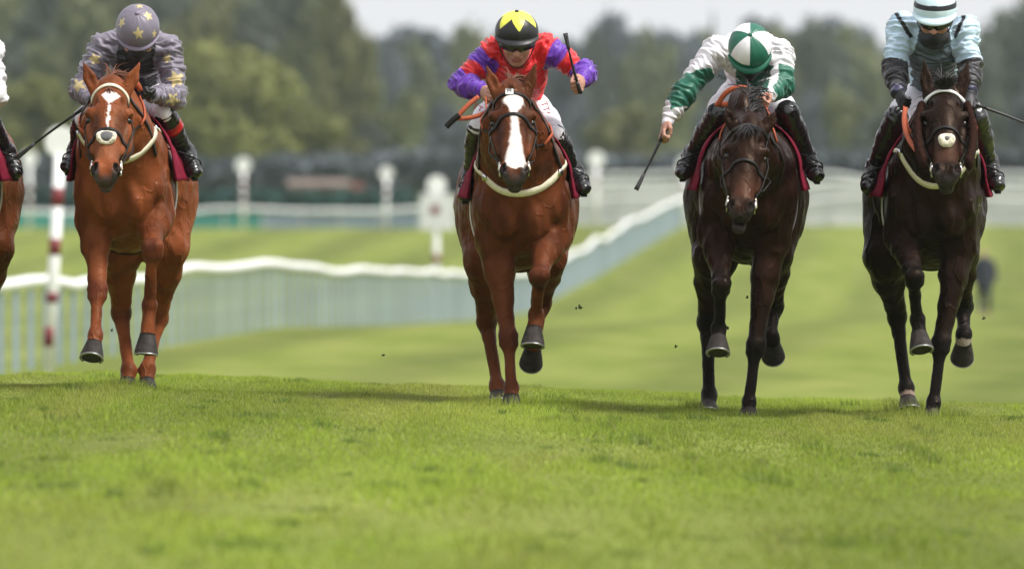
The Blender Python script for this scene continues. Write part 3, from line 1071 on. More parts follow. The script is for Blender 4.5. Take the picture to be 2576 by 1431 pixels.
def horse(sp):
    px, hx = sp['cxc'], sp['cxh']
    yB = sp['yB']
    S = SDF(sp.get('vox', .0085))
    D0 = sp.get('d0', 0)
    Q = lambda x, y, d: P(x, y, d + D0)
    mx = (px + hx) / 2
    def E(x, y, d, rx, ry, rd, k=28, op='add'):
        S.ell(Q(x, y, d), np.array([rx, rd, ry]) * K, k * K, op=op)
    def C(a, b, r1, r2, k=22, flat=None):
        S.cone(Q(*a), Q(*b), r1 * K, r2 * K, k * K, flat)
    # trunk
    E(px, yB - 205, 60, 88, 122, 112, 40)
    E(mx, yB - 170, 340, 116, 158, 320, 60)
    E(px + (hx - px) * .35, yB - 165, 180, 104, 140, 180, 60)
    E(hx, yB - 190, 660, 132, 140, 165, 60)
    E(hx, yB - 235, 560, 95, 110, 230, 60)
    for sgn in (-1, 1):
        E(px + sgn * 66, yB - 215, 66, 40, 118, 90, 26)           # shoulder
        E(px + sgn * 74, yB - 172, 22, 33, 48, 56, 14)            # point of shoulder
        E(px + sgn * 38, yB - 140, -6, 37, 50, 48, 14)           # pectorals
        E(px + sgn * 62, yB - 112, 66, 36, 62, 66, 18)            # upper arm
        E(hx + sgn * 70, yB - 200, 640, 74, 135, 145, 50)         # quarters
        E(hx + sgn * 70, yB - 130, 640, 62, 120, 115, 40)
    E(px, yB - 142, -62, 8, 52, 26, 16, 'sub')                    # furrow between the pectorals
    for sgn in (-1, 1):                                           # crease between chest and forearm
        S.cone(Q(px + sgn * 62, yB - 205, -50), Q(px + sgn * 52, yB - 110, -42), 7 * K, 7 * K, 14 * K, None, 'sub')
        S.cone(Q(px + sgn * 100, yB - 250, 10), Q(px + sgn * 116, yB - 130, 110), 7 * K, 6 * K, 22 * K, None, 'sub')
    # withers and neck
    wy = sp.get('wy', yB - 345)
    C((px, wy + 25, 170), (mx, wy + 40, 420), 46, 60, 40)
    H = sp['H'] = Head(Q(*sp['poll']), Q(*sp['muz']), sp.get('roll', 0), sp.get('turn', 0))
    pl = sp['poll']
    nb = (px, yB - 245, 70)
    nm = ((px + pl[0]) / 2, (nb[1] * .45 + (pl[1] + 60) * .55), (nb[2] + pl[2] + 60) / 2 - 10)
    C(nb, nm, 118, 92, 40, (XA, .80))
    C(nm, (pl[0], pl[1] + 62, pl[2] + 62), 92, 66, 34, (XA, .80))
    C((px, wy + 18, 150), ((px + pl[0]) / 2, (wy + pl[1]) / 2 - 2, (150 + pl[2]) / 2), 48, 44, 40, (XA, .75))
    C(((px + pl[0]) / 2, (wy + pl[1]) / 2 - 2, (150 + pl[2]) / 2), (pl[0], pl[1] + 22, pl[2] + 36), 44, 36, 30, (XA, .75))
    for sgn in (-1, 1):                                          # neck muscles running to the shoulder
        C((px + sgn * 66, yB - 265, 48), (pl[0] + sgn * 36, pl[1] + 95, pl[2] + 92), 42, 36, 30)
    if 'crest' in sp:
        E(*sp['crest'], 30)
    # head
    L = H.L
    def HE(u, v, w, a, b, c, k=.05, op='add'):
        S.ell(H.p(u, v, w), np.array([a, b, c]) * L, k * L, H.R, op)
    def HC(a, b, r1, r2, k=.05, flat=None):
        S.cone(H.p(*a), H.p(*b), r1 * L, r2 * L, k * L, flat)
    HE(0, .12, -.12, .135, .15, .12)
    HE(0, .27, -.10, .170, .15, .105)
    HC((0, .20, -.055), (0, .80, -.065), .085, .062, .05, (H.u, 1.28))
    HC((0, .30, -.14), (0, .78, -.12), .125, .085, .06)
    for g in (-1, 1):
        HE(g * .148, .285, -.075, .048, .062, .055, .04)          # brow
        HE(g * .122, .20, -.045, .042, .055, .040, .03, 'sub')       # hollow above the eye
        HE(g * .112, .41, -.25, .074, .20, .145, .06)             # jowl
        HC((g * .148, .40, -.13), (g * .108, .64, -.125), .040, .034, .03)   # facial crest
        HE(g * .075, .885, -.028, .046, .070, .050, .035)         # nostril wing
    HC((0, .50, -.28), (0, .88, -.17), .078, .056, .05)
    HE(0, .89, -.085, .100, .095, .085, .05)
    HE(0, .955, -.085, .082, .052, .062, .03)
    gap = sp.get('gap', 0.0)
    HE(0, .950 + gap * .6, -.165 - gap * .3, .060, .058, .050, .03)
    HE(0, .978 + gap, -.158 - gap * .3, .050, .030, .040, .02)
    HE(0, .985, -.118, .075, .007, .05, .010, 'sub')
    if gap:
        HE(0, .985, -.115, .055, .014, .07, .012, 'sub')
    for g in (-1, 1):
        HE(g * .092, .895, .008, .028, .052, .036, .014, 'sub')
        HE(g * .176, .335, -.075, .030, .034, .034, .02, 'sub')   # eye socket
        # ear
        (bu, bv, bw), (tu, tv, tw) = sp['ear'][0 if g < 0 else 1]
        a, b = H.p(bu, bv, bw), H.p(tu, tv, tw)
        ax = unit(b - a)
        fw = sp.get('earface', (0, -1, .1))
        fr = unit(np.asarray(fw, float) - ax * (np.asarray(fw, float) @ ax))
        sd = np.cross(ax, fr)
        R = np.stack([sd, ax, fr])
        ln = np.linalg.norm(b - a)
        S.cone(a - ax * ln * .05, a + ax * ln * .45, .050 * L, .050 * L, .03 * L, (fr, .75))
        S.cone(a + ax * ln * .45, a + ax * ln * .98, .050 * L, .010 * L, .02 * L, (fr, .62))
        S.ell(a + ax * ln * .46 + fr * .036 * L, np.array([.027 * L, ln * .34, .026 * L]), .012 * L, R, 'sub')
    # legs
    lim = []
    hoofs = []
    for nm_ in ('FL', 'FR'):
        el, kn, fe, co, bo = sp[nm_]
        sgn = -1 if nm_ == 'FL' else 1
        sh = (px + sgn * 64, yB - 185, 52)
        C(sh, el, 52, 46, 24)
        m1 = tuple(np.array(el) * .68 + np.array(kn) * .32)
        m2 = tuple(np.array(el) * .22 + np.array(kn) * .78)
        C(el, m1, 45, 36, 18); C(m1, m2, 34, 21.5, 12); C(m2, kn, 21.5, 22, 8)
        e1 = tuple(np.array(m1) + (sgn * 12, -14, 0))
        E(*e1, 20, 46, 26, 12)
        e2 = tuple(np.array(m1) + (-sgn * 16, -8, -6)); E(*e2, 17, 44, 22, 8)
        ax = unit(Q(*fe) - Q(*kn))
        S.ell(Q(*kn) - ax * 9 * K, np.array([26, 23, 19]) * K, 6 * K)
        S.ell(Q(*kn) + ax * 13 * K, np.array([25, 21, 17]) * K, 6 * K)
        S.ell(Q(*kn) + np.array([0, 18, 0]) * K, np.array([14, 16, 24]) * K, 8 * K)
        S.ell(Q(*fe) + np.array([0, 13, 4]) * K, np.array([16, 14, 14]) * K, 7 * K)
        c1 = tuple(np.array(kn) * .80 + np.array(fe) * .20)
        C(kn, c1, 20, 15, 8); C(c1, fe, 14, 14, 8)
        t1 = tuple(np.array(c1) + (0, 0, 13)); t2 = tuple(np.array(fe) + (0, -14, 13))
        C(t1, t2, 7.5, 8.5, 4)
        S.ell(Q(*fe), np.array([18.5, 19, 18]) * K, 9 * K)
        C(fe, co, 15, 19, 9)
        lim.append((Q(*el), Q(*kn), Q(*fe), Q(*co)))
        hoofs.append((nm_, Q(*co), Q(*bo)))
    for nm_ in ('HL', 'HR'):
        st, hk, fe, co, bo = sp[nm_]
        sgn = -1 if nm_ == 'HL' else 1
        hp = (hx + sgn * 66, yB - 160, 640)
        C(hp, st, 82, 54, 36)
        m1 = tuple(np.array(st) * .62 + np.array(hk) * .38 + (sgn * 4, 0, 0))
        m2 = tuple(np.array(st) * .18 + np.array(hk) * .82)
        C(st, m1, 52, 40, 24); C(m1, m2, 38, 25, 14); C(m2, hk, 24, 24, 10)
        S.ell(Q(*hk), np.array([25, 32, 30]) * K, 9 * K)
        pt = tuple(np.array(hk) + (0, -26, 30))
        C(hk, pt, 17, 12, 10)
        c1 = tuple(np.array(hk) * .78 + np.array(fe) * .22)
        C(hk, c1, 23, 17, 10); C(c1, fe, 16.5, 15, 10)
        S.ell(Q(*fe), np.array([21, 22, 23]) * K, 10 * K)
        C(fe, co, 17, 20, 10)
        lim.append((Q(*st), Q(*hk), Q(*fe), Q(*co)))
        hoofs.append((nm_, Q(*co), Q(*bo)))
    S.build()
    v, f = S.mesh()
    v = relax(v, f, 2, .5)
    nr0 = vnormals(v, f)
    hd_ = (v - H.o) @ H.v / L
    onh = (np.linalg.norm(np.cross(v - H.o, H.v), axis=1) < .30 * L) & (hd_ > -.3) & (hd_ < 1.2)
    lo_ = sstep(.35, .8, v[:, 2] - zground(v[:, 0], v[:, 1]))
    rp = 1 - np.abs(2 * fbm(v * np.array([13, 9, 6.5]) + 3.1, 17, 2) - 1)
    amp = .022 * (.18 + .82 * lo_) * np.where(onh, .30, 1)
    v = v + nr0 * (amp * (rp - .62) + .0035 * (fbm(v * 42, 19, 2) - .5))[:, None]
    v = relax(v, f, 1, .4)
    # coat colour: only what belongs to the hair itself
    n = len(v)
    c = np.ones((n, 3)) * np.array(sp['coat'])
    big = fbm(v * 5, 3, 3)
    c = c * (.86 + .30 * big)[:, None]
    r = v - H.o
    hu, hv, hw = r @ H.u / L, r @ H.v / L, r @ H.w / L
    # heads of the chestnuts are a little redder, bay muzzle and eye tan
    onhead = (hv > -.05) & (hv < 1.15) & (np.abs(hu) < .26) & (hw > -.42) & (hw < .2)
    if 'face' in sp:
        c = mixc(c, sp['face'], onhead * sstep(.50, .75, hv) * (1 - sstep(.76, .84, hv)) * sp.get('facew', .7))
    if 'points' in sp:      # dark lower limbs
        for (a, b, e, g) in lim:
            ax = unit(e - b)
            t = (v - b) @ ax
            near = np.linalg.norm((v - b) - t[:, None] * ax, axis=1)
            c = mixc(c, sp['points'], sstep(-.14, .02, t) * (near < .12) * (v[:, 2] < b[2] + .15))
            t3 = np.linalg.norm(v - g, axis=1)
            c = mixc(c, sp['points'], (t3 < .09) * 1.0)
    elif 'knee' in sp:
        for (a, b, e, g) in lim:
            t = np.linalg.norm(v - b, axis=1)
            c = mixc(c, sp['knee'], .8 * (1 - sstep(.05, .10, t)))
            t = np.linalg.norm(v - e, axis=1)
            c = mixc(c, sp['knee'], .6 * (1 - sstep(.03, .06, t)))
    if 'smoke' in sp:
        for g in (-1, 1):
            e_ = ((hu - g * .105) / .07) ** 2 + ((hv - .45) / .16) ** 2
            c = mixc(c, sp['smoke'], onhead * (1 - sstep(.3, 1.1, e_)) * .75)
    wet = sstep(.52, .70, fbm(v * np.array([6, 6, 4]) + 7.7, 23, 3))
    c = c * (1 - .38 * wet)[:, None]
    mz = onhead * sstep(.85, .96, hv + .05 * (fbm(v * 30, 5, 2) - .5) - .06 * (np.abs(hu) < .05))
    c = mixc(c, sp.get('muzzle', (.05, .042, .04)), mz)
    inner = np.zeros(n)
    for g in (-1, 1):
        nost = ((hu - g * .092 - g * .25 * (hv - .895)) / .030) ** 2 + ((hv - .895) / .054) ** 2 < 1
        c = mixc(c, (.003, .0025, .0025), nost & (hw > -.10) & onhead)
    wn = .040 * (fbm(v * 24, 8, 3) - .5)
    if sp.get('mark') == 'blaze':
        u0 = hu - .012
        hwid = .004 + np.interp(hv, [.10, .135, .17, .21, .25, .30, .40, .48, .58, .66, .76, .84, .89, .91], [.0, .066, .086, .078, .048, .026, .021, .029, .037, .055, .074, .076, .06, 0])
        m = onhead * (1 - sstep(hwid - .012, hwid + .012, np.abs(u0 + wn))) * (hw > -.12) * (hwid > .006)
        c = mixc(c, (.72, .66, .62), m)
    elif sp.get('mark') == 'star':
        hwid = np.interp(hv, [.10, .12, .15, .19, .23, .25, .27, .28, .40, .55, .56], [0, .05, .082, .06, .032, .010, .0, .012, .012, .006, 0])
        sh = np.interp(hv, [.1, .15, .25], [-.0, .012, .0])
        m = onhead & (np.abs(hu + sh * -1 + wn * .6) < hwid) & (hw > -.12)
        c = mixc(c, (.72, .66, .62), m)
    if 'socks' in sp:
        for nm_, cc in sp['socks'].items():
            k = ('FL', 'FR', 'HL', 'HR').index(nm_)
            t3 = np.linalg.norm(v - lim[k][3], axis=1)
            c = mixc(c, cc, (t3 < .055) * 1.0)
    base = Q(px, 1005, 0)
    base[2] = float(zground(base[0], base[1]))
    root = empty('horse', base, sp['label'], 'horse', 'racehorses galloping abreast')
    obj('body', mesh_data('horse_body', v - base, f, c), M_COAT, root)
    sp['root'], sp['S'], sp['Q'], sp['base'] = root, S, Q, base
    # eyes
    for g in (-1, 1):
        b = MB()
        cc = H.p(g * .152, .335, -.098)
        vs, fs = [], []
        for i in range(9):
            for j in range(14):
                a, t = math.pi * i / 8, 2 * math.pi * j / 14
                vs.append(cc + .030 * L * np.array([math.sin(a) * math.cos(t), math.sin(a) * math.sin(t), math.cos(a)]))
        for i in range(8):
            for j in range(14):
                fs.append((i * 14 + j, i * 14 + (j + 1) % 14, (i + 1) * 14 + (j + 1) % 14, (i + 1) * 14 + j))
        b.add(vs, fs)
        b.build('eye', M_EYE, root)
    # hooves with shoes
    for nm_, co, bo in hoofs:
        hoof(root, co, bo, sp.get('toe', {}).get(nm_))
    # mane and tail
    hair = M_HAIRC if sp.get('mark') else M_HAIRB
    mane(sp, root, hair)
    tail(sp, root, hair)
    return sp

def hoof(root, co, bo, toe=None):
    ax = unit(bo - co)
    hgt = np.linalg.norm(bo - co) + .012
    fw = np.array([0, -1.0, -.15]) if toe is None else np.asarray(toe, float)
    fw = unit(fw - ax * (fw @ ax))
    sd = np.cross(ax, fw)
    n = 22
    rings = [(-.014, .043, -.002), (.004, .047, .002), (.014, .049, .006), (hgt * .5, .058, .014), (hgt * .85, .066, .024), (hgt, .068, .027)]
    v, f = [], []
    for h_, r_, sh in rings:
        for k in range(n):
            t = 2 * math.pi * k / n
            rr = r_ * (1.0 if math.cos(t) > -.3 else .90)
            v.append(co + ax * h_ + fw * (sh + rr * 1.04 * math.cos(t)) + sd * rr * math.sin(t))
    for i in range(len(rings) - 1):
        for k in range(n):
            f.append((i * n + k, i * n + (k + 1) % n, (i + 1) * n + (k + 1) % n, (i + 1) * n + k))
    f.append(tuple(range(n)))
    b = MB(); b.add(v, f)
    ho = b.build('hoof', M_HOOF, root)
    # sole, slightly recessed
    b = MB()
    cc = co + ax * (hgt - .004) + fw * .027
    vv = [cc] + [cc + .066 * (1.04 * math.cos(2 * math.pi * k / n) * fw + math.sin(2 * math.pi * k / n) * sd) for k in range(n)]
    b.add(vv, [(0, 1 + k, 1 + (k + 1) % n) for k in range(n)])
    b.build('sole', M_SOLE, ho, off=root_off(root))
    b = MB()
    pts = [cc + ax * .006 + .062 * (1.05 * math.cos(t) * fw + math.sin(t) * sd) for t in np.linspace(-2.3, 2.3, 25)]
    b.ribbon(pts, [ax] * 25, .014, .006)
    b.build('horseshoe', M_SHOE, ho, off=root_off(root))

def strands(b, roots, dirs, lens, w, droop, r, curl=.25):
    for p, d, l in zip(roots, dirs, lens):
        d = unit(d)
        pts = [p]
        q = np.array(p)
        dd = d.copy()
        for i in range(5):
            dd = unit(dd + np.array([0, 0, -droop]) * (i / 5) + r.normal(0, curl * .3, 3))
            q = q + dd * l / 5
            pts.append(q.copy())
        b.tube(pts, [w, w * 1.1, w, w * .8, w * .5, w * .12], 4, cap=False)

def mane(sp, root, m):
    r = np.random.default_rng(3)
    S, Q, H = sp['S'], sp['Q'], sp['H']
    px, wy, pl = sp['cxc'], sp.get('wy', sp['yB'] - 345), sp['poll']
    b = MB()
    ro, di, le = [], [], []
    for i in range(sp.get('mane_n', 180)):
        t = r.uniform(.02, 1)
        x = px + (pl[0] - px) * t
        y = wy + (pl[1] - wy) * t
        d = 150 + (pl[2] + 40 - 150) * t
        o = Q(x + r.normal(0, 7), y - 120, d)
        h = S.hit(o, Q(x, y + 60, d))
        ro.append(h + np.array([0, 0, -.004]))
        di.append(np.array([r.normal(0, .5) + sp.get('mane_dir', .4), .75 + r.normal(0, .3), .45]))
        le.append(r.uniform(.07, .16) * sp.get('mane_len', 1))
    strands(b, ro, di, le, .0035, .55, r)
    b.build('mane', m, root)
    b = MB()
    ro, di, le = [], [], []
    for i in range(sp.get('fore_n', 50)):
        p = H.p(r.normal(0, .03), .03 + r.uniform(-.03, .06), .35)
        h = S.hit(p, H.p(0, .06, -.15))
        ro.append(h)
        di.append(H.v * sp.get('fore_v', .8) + H.u * r.normal(sp.get('fore_u', 0), .35) + H.w * .35 + np.array([0, 0, sp.get('fore_z', 0)]))
        le.append(r.uniform(.05, .13) * sp.get('fore_len', 1))
    strands(b, ro, di, le, .0032, .25, r)
    b.build('forelock', m, root)

def tail(sp, root, m):
    r = np.random.default_rng(4)
    Q = sp['Q']
    b = MB()
    ro, di, le = [], [], []
    for i in range(110):
        ro.append(Q(sp['cxh'] + r.normal(0, 6), sp['yB'] - 285 + r.normal(0, 5), 838))
        di.append(np.array([r.normal(0, .10), 1.0, -.05 + r.normal(0, .2)]))
        le.append(r.uniform(.5, .8))
    strands(b, ro, di, le, .005, .55, r, .15)
    b.build('tail', m, root)

# ------------------------------------------------------------------ tack
def surf_path(S, rays, off=.003, smooth=2, closed=False):
    p = np.array([S.hit(o, i) for o, i in rays])
    for _ in range(smooth):
        q = p.copy()
        if closed:
            q = .5 * p + .25 * (np.roll(p, 1, 0) + np.roll(p, -1, 0))
        else:
            q[1:-1] = .5 * p[1:-1] + .25 * (p[:-2] + p[2:])
        p = q
    n = S.normal(p)
    d = S.sample(p)
    p = p + n * (np.maximum(-d, 0) + off)[:, None]
    return p, n

def tack(sp):
    S, H, Q, root = sp['S'], sp['H'], sp['Q'], sp['root']
    L = H.L
    lm = sp.get('bridle_mat', M_LEATH)
    bb = empty('bridle', (0, 0, 0))
    bb.parent = root
    bb.location = (0, 0, 0)
    off = np.array(root.location)
    def ring(v, w0, a0, a1, n, tilt=0.0, rad=.62):
        out = []
        for t in np.linspace(a0, a1, n):
            dv = -tilt * math.cos(t)
            c = H.p(0, v + dv * .0, w0)
            out.append((H.p(rad * math.sin(t), v + dv, w0 + rad * math.cos(t)), H.p(0, v + dv, w0)))
        return out
    # browband
    p, n = surf_path(S, ring(sp.get('brow_v', .115), -.12, -1.75, 1.75, 31, sp.get('brow_tilt', .02)), .004)
    b = MB(); b.ribbon(p, n, .022 if sp.get('brow_w') is None else sp['brow_w'], .006)
    b.build('browband', sp.get('brow_mat', lm), bb, off=off)
    # headpiece behind the ears
    p, n = surf_path(S, ring(.02, -.14, math.pi - 1.25, math.pi + 1.25, 25), .004)
    b = MB(); b.ribbon(p, n, .024, .005); b.build('headpiece', lm, bb, off=off)
    # noseband
    nv = sp.get('nose_v', .52)
    p, n = surf_path(S, ring(nv, -.13, -2.4, 2.4, 41, .09), .004)
    b = MB(); b.ribbon(p, n, .020, .006); b.build('noseband', lm, bb, off=off)
    for g in (-1, 1):
        rays = []
        for t in np.linspace(0, 1, 16):
            v = .03 + t * .78
            w = -.16 + .05 * t
            rays.append((H.p(g * .6, v, w), H.p(0, v, w)))
        p, n = surf_path(S, rays, .005)
        b = MB(); b.ribbon(p, n, .015, .005); b.build('cheekpiece', sp.get('cheek_mat', lm), bb, off=off)
        # bit ring
        c = S.hit(H.p(g * .5, .83, -.10), H.p(0, .83, -.10)) + H.u * g * .008
        b = MB()
        pts = [c + .040 * (math.cos(t) * unit(H.v + H.w * .2) + math.sin(t) * H.w) + H.u * g * .006 for t in np.linspace(0, 2 * math.pi, 21)]
        b.tube(pts, .0052, 6, cap=False)
        b.build('bit_ring', M_BUCK, bb, off=off)
        b = MB(); b.tube([c, H.p(g * .02, .86, -.11)], .006, 6); b.build('bit_bar', M_BUCK, bb, off=off)
        sp['bit%d' % g] = c
        # white cheek keeper
        b = MB()
        b.tube([c + H.v * -.055 + H.u * g * .006, c + H.v * .012 + H.u * g * .012 + H.w * .012], [.0055, .007], 6); b.build('bit_keeper', sp.get('keeper_mat', M_CREAM), bb, off=off)
    # reins from the bit to the hands (or to the neck)
    for g in (-1, 1):
        hand = sp['rein_to'][0 if g < 0 else 1]
        a = sp['bit%d' % g]
        hp = Q(*hand)
        mid = (a * .55 + hp * .45) + np.array([g * sp.get('rein_bow', .035), .05, -.03])
        ts = np.linspace(0, 1, 18)
        pts = np.array([(1 - t) ** 2 * a + 2 * t * (1 - t) * mid + t * t * hp for t in ts])
        d = S.sample(pts)
        nn = S.normal(pts)
        pts = pts + nn * np.maximum(.008 - d, 0)[:, None]
        b = MB(); b.ribbon(pts[:12], [XA * g] * 12, .014, .005); b.build('rein', M_LEATH, bb, off=off)
        b = MB(); b.ribbon(pts[11:], [XA * g] * 7, .024, .008); b.build('rubber_rein_grip', M_RUBBER, bb, off=off)
    # breastplate
    if sp.get('breast'):
        top_l, low, top_r = sp['breast']
        pts = []
        for t in np.linspace(0, 1, 41):
            x = (1 - t) ** 2 * top_l[0] + 2 * t * (1 - t) * low[0] + t * t * top_r[0]
            y = (1 - t) ** 2 * top_l[1] + 2 * t * (1 - t) * low[1] + t * t * top_r[1]
            aa = (t - .5) * 2
            o = Q(x + 0, y, -260)
            o = np.array([S_c(Q, x, y)[0], S_c(Q, x, y)[1] - 1.0, S_c(Q, x, y)[2]])
            pts.append((S_front(sp, x, y), Q(sp['cxc'] + (x - sp['cxc']) * .35, y, 150)))
        p, n = surf_path(S, pts, .004, 4)
        bp = empty('breastplate', (0, 0, 0)); bp.parent = root
        b = MB(); b.ribbon(p, n, .042, .008); b.build('chest_strap', M_CREAM, bp, off=off)
        for e in (0, -1):
            b = MB()
            c = p[e]
            g = -1 if e == 0 else 1
            q = Q(sp['cxc'] + g * 92, sp['yB'] - 300, 150)
            rays = [((c + (q - c) * t) + np.array([g * .35, -.12, .1]), (c + (q - c) * t) - np.array([g * .25, -.1, .06])) for t in np.linspace(0.02, 1, 14)]
            pp, nn = surf_path(S, rays, .004, 2)
            b.ribbon(pp, nn, .026, .006); b.build('shoulder_strap', M_CREAM, bp, off=off)
            b = MB(); b.tube([c + n[e] * .004, c + n[e] * .016], [.022, .02], 12); b.build('buckle', M_BUCK, bp, off=off)
    # saddle cloth, saddle and girth
    cx = lambda d: sp['cxc'] + (sp['cxh'] - sp['cxc']) * min(max(d, 0), 660) / 660
    A = np.linspace(-1.56, 1.56, 41)
    Ds = np.linspace(sp.get('cloth_d0', 55), 400, 16)
    v, f = [], []
    for i, d in enumerate(Ds):
        c = Q(cx(d), sp['yB'] - 190, d)
        rays = [(c + 1.1 * np.array([math.sin(t), 0, math.cos(t)]), c) for t in A]
        p, n = surf_path(S, rays, .020, 1)
        rip = .018 * np.sin(i * 1.7 + np.abs(A) * 6)[:, None] * (np.abs(A) / 2)[:, None]
        flare = (sstep(1.25, 1.95, np.abs(A)) * sp.get('flare', .035))[:, None] * np.array([1, 0, 0])[None, :] * np.sign(A)[:, None]
        puff = (.034 * sstep(0, 1, (d - Ds[0]) / 110.0) * sstep(.35, .9, np.abs(A)))[:, None]
        p = p + n * (rip + puff) + flare
        v.append(p)
    v = np.array(v).reshape(-1, 3)
    na = len(A)
    for i in range(len(Ds) - 1):
        for j in range(na - 1):
            f.append((i * na + j, i * na + j + 1, (i + 1) * na + j + 1, (i + 1) * na + j))
    b = MB(); b.add(v, f)
    o = b.build('saddle_cloth', M_CRIMSON, root)
    md = o.modifiers.new('solid', 'SOLIDIFY'); md.thickness = .008; md.offset = 1
    # saddle
    s2 = SDF(.010)
    wy = sp.get('wy', sp['yB'] - 345)
    s2.ell(Q(cx(220), wy + 12, 220), np.array([40, 105, 26]) * K, .02)
    s2.ell(Q(cx(320), wy + 14, 330), np.array([52, 60, 22]) * K, .03)
    for g in (-1, 1):
        s2.ell(Q(cx(190) + g * 62, wy + 62, 190), np.array([22, 82, 62]) * K, .03)
    s2.build()
    sv, sf = s2.mesh()
    obj('saddle', mesh_data('saddle', sv - off, sf), M_LEATH, root)
    # girth
    p, n = surf_path(S, [(Q(cx(235), sp['yB'] - 160, 235) + 1.0 * np.array([math.sin(t), 0, math.cos(t)]), Q(cx(235), sp['yB'] - 160, 235)) for t in np.linspace(1.2, 2 * math.pi - 1.2, 61)], .006)
    gm = sp.get('girth', M_GIRTH)
    for a_, z_, m_ in ((0, 16, gm), (15, 46, M_LEATH), (45, 61, gm)):  # belly length coloured dark to stand in for deep shade under the horse
        b = MB(); b.ribbon(p[a_:z_], n[a_:z_], .07, .008); b.build('girth', m_, root)

def S_c(Q, x, y):
    return Q(x, y, 0)

def S_front(sp, x, y):
    """point well in front of and outside the chest for a strap ray"""
    q = sp['Q'](x, y, 0)
    c = sp['Q'](sp['cxc'], y, 150)
    d = unit((q - c) * np.array([1, 1, 0]) + np.array([0, -.25, 0]))
    return c + d * .75

def fleece_roll(sp, name, c, r, m, th=.027, pad=.8):
    """fluffy roll with a padded middle across the nose"""
    S = SDF(.006)
    H = sp['H']
    L = H.L
    u0, v0, w0 = c
    k = .018 * L
    cc = H.p(u0, v0, w0)
    for t in np.linspace(0, 2 * math.pi, 13)[:-1]:
        S.ell(H.p(u0 + r[0] * math.cos(t), v0 + r[1] * math.sin(t), w0 + .012 * math.cos(2 * t)), np.array([th, th * .95, th * 1.1]) * L, k, H.R)
    S.build()
    v, f = S.mesh()
    nn = vnormals(v, f)
    v = v + nn * (.006 * (fbm(v * 90, 3, 2) - .4))[:, None]
    off = root_off(sp['root'])
    o = obj(name, mesh_data(name, v - off, f), m, sp['root'])
    S2 = SDF(.006)
    S2.ell(H.p(u0, v0, w0 + .006), np.array([r[0] * pad, r[1] * pad, .030]) * L, .01, H.R)
    S2.build()
    v, f = S2.mesh()
    obj('centre_pad', mesh_data('centre_pad', v - off, f), M_PAD, o)
    return o

# ------------------------------------------------------------------ jockeys
M_SILK = mat('racing_silk', attr=True, rough=.42, noise=.05, nscale=25, bump=.12, bscale=45, spec=.4, sheen=.2)
M_SKIN = mat('skin', (.46, .23, .16), rough=.5, noise=.10, nscale=25, spec=.4)
M_BREECH = mat('white_breeches', (.70, .69, .73), rough=.6, noise=.05, nscale=30, bump=.25, bscale=40)
M_BREECHG = mat('grey_breeches', (.40, .39, .36), rough=.6, noise=.10, nscale=30, bump=.25, bscale=40)
M_BOOT = mat('black_boot', attr=True, rough=.22, noise=.10, nscale=20, spec=.6, bump=.15, bscale=28)
M_SOLEB = mat('boot_sole', (.02, .018, .016), rough=.8)
M_GLOVE = mat('black_glove', (.012, .012, .014), rough=.6, bump=.3, bscale=90)
M_BLACK = mat('black_fabric', (.012, .012, .014), rough=.7, bump=.25, bscale=60)
M_LENS = mat('goggle_lens', (.008, .008, .010), rough=.08, spec=.8)
M_HELM = mat('helmet_cover', attr=True, rough=.42, noise=.04, nscale=40, bump=.06, bscale=50, spec=.4)
M_WHIP = mat('whip_black', (.010, .010, .011), rough=.4, noise=.2, nscale=40)
M_WHIPF = mat('whip_pad', (.045, .045, .050), rough=.75, noise=.2, nscale=40)
M_HAIRD = mat('dark_hair', (.03, .02, .014), rough=.7)

M_IRON = mat('stirrup_iron', (.06, .06, .065), rough=.35, metal=.8)

class Fr:
    def __init__(s, c, pitch, yaw=0.0, roll=0.0):
        a = math.radians(pitch)
        f = np.array([math.sin(math.radians(yaw)) * math.cos(a), -math.cos(a) * math.cos(math.radians(yaw)), -math.sin(a)])
        u = np.array([0, -math.sin(a), math.cos(a)])
        u = unit(u - f * (u @ f))
        r = np.cross(f, u)      # picture right when looking at the face
        if r[0] < 0: r = -r
        t = math.radians(roll)
        r, u = r * math.cos(t) + u * math.sin(t), u * math.cos(t) - r * math.sin(t)
        s.c, s.f, s.u, s.r = c, f, u, r
        s.R = np.stack([r, u, f])

    def p(s, r, u, f):
        return s.c + K * (r * s.r + u * s.u + f * s.f)

def bez(pts, n=12):
    pts = np.array(pts, float)
    t = np.linspace(0, 1, n)[:, None]
    if len(pts) == 3:
        return (1 - t) ** 2 * pts[0] + 2 * t * (1 - t) * pts[1] + t * t * pts[2]
    return (1 - t) ** 3 * pts[0] + 3 * t * (1 - t) ** 2 * pts[1] + 3 * t * t * (1 - t) * pts[2] + t ** 3 * pts[3]

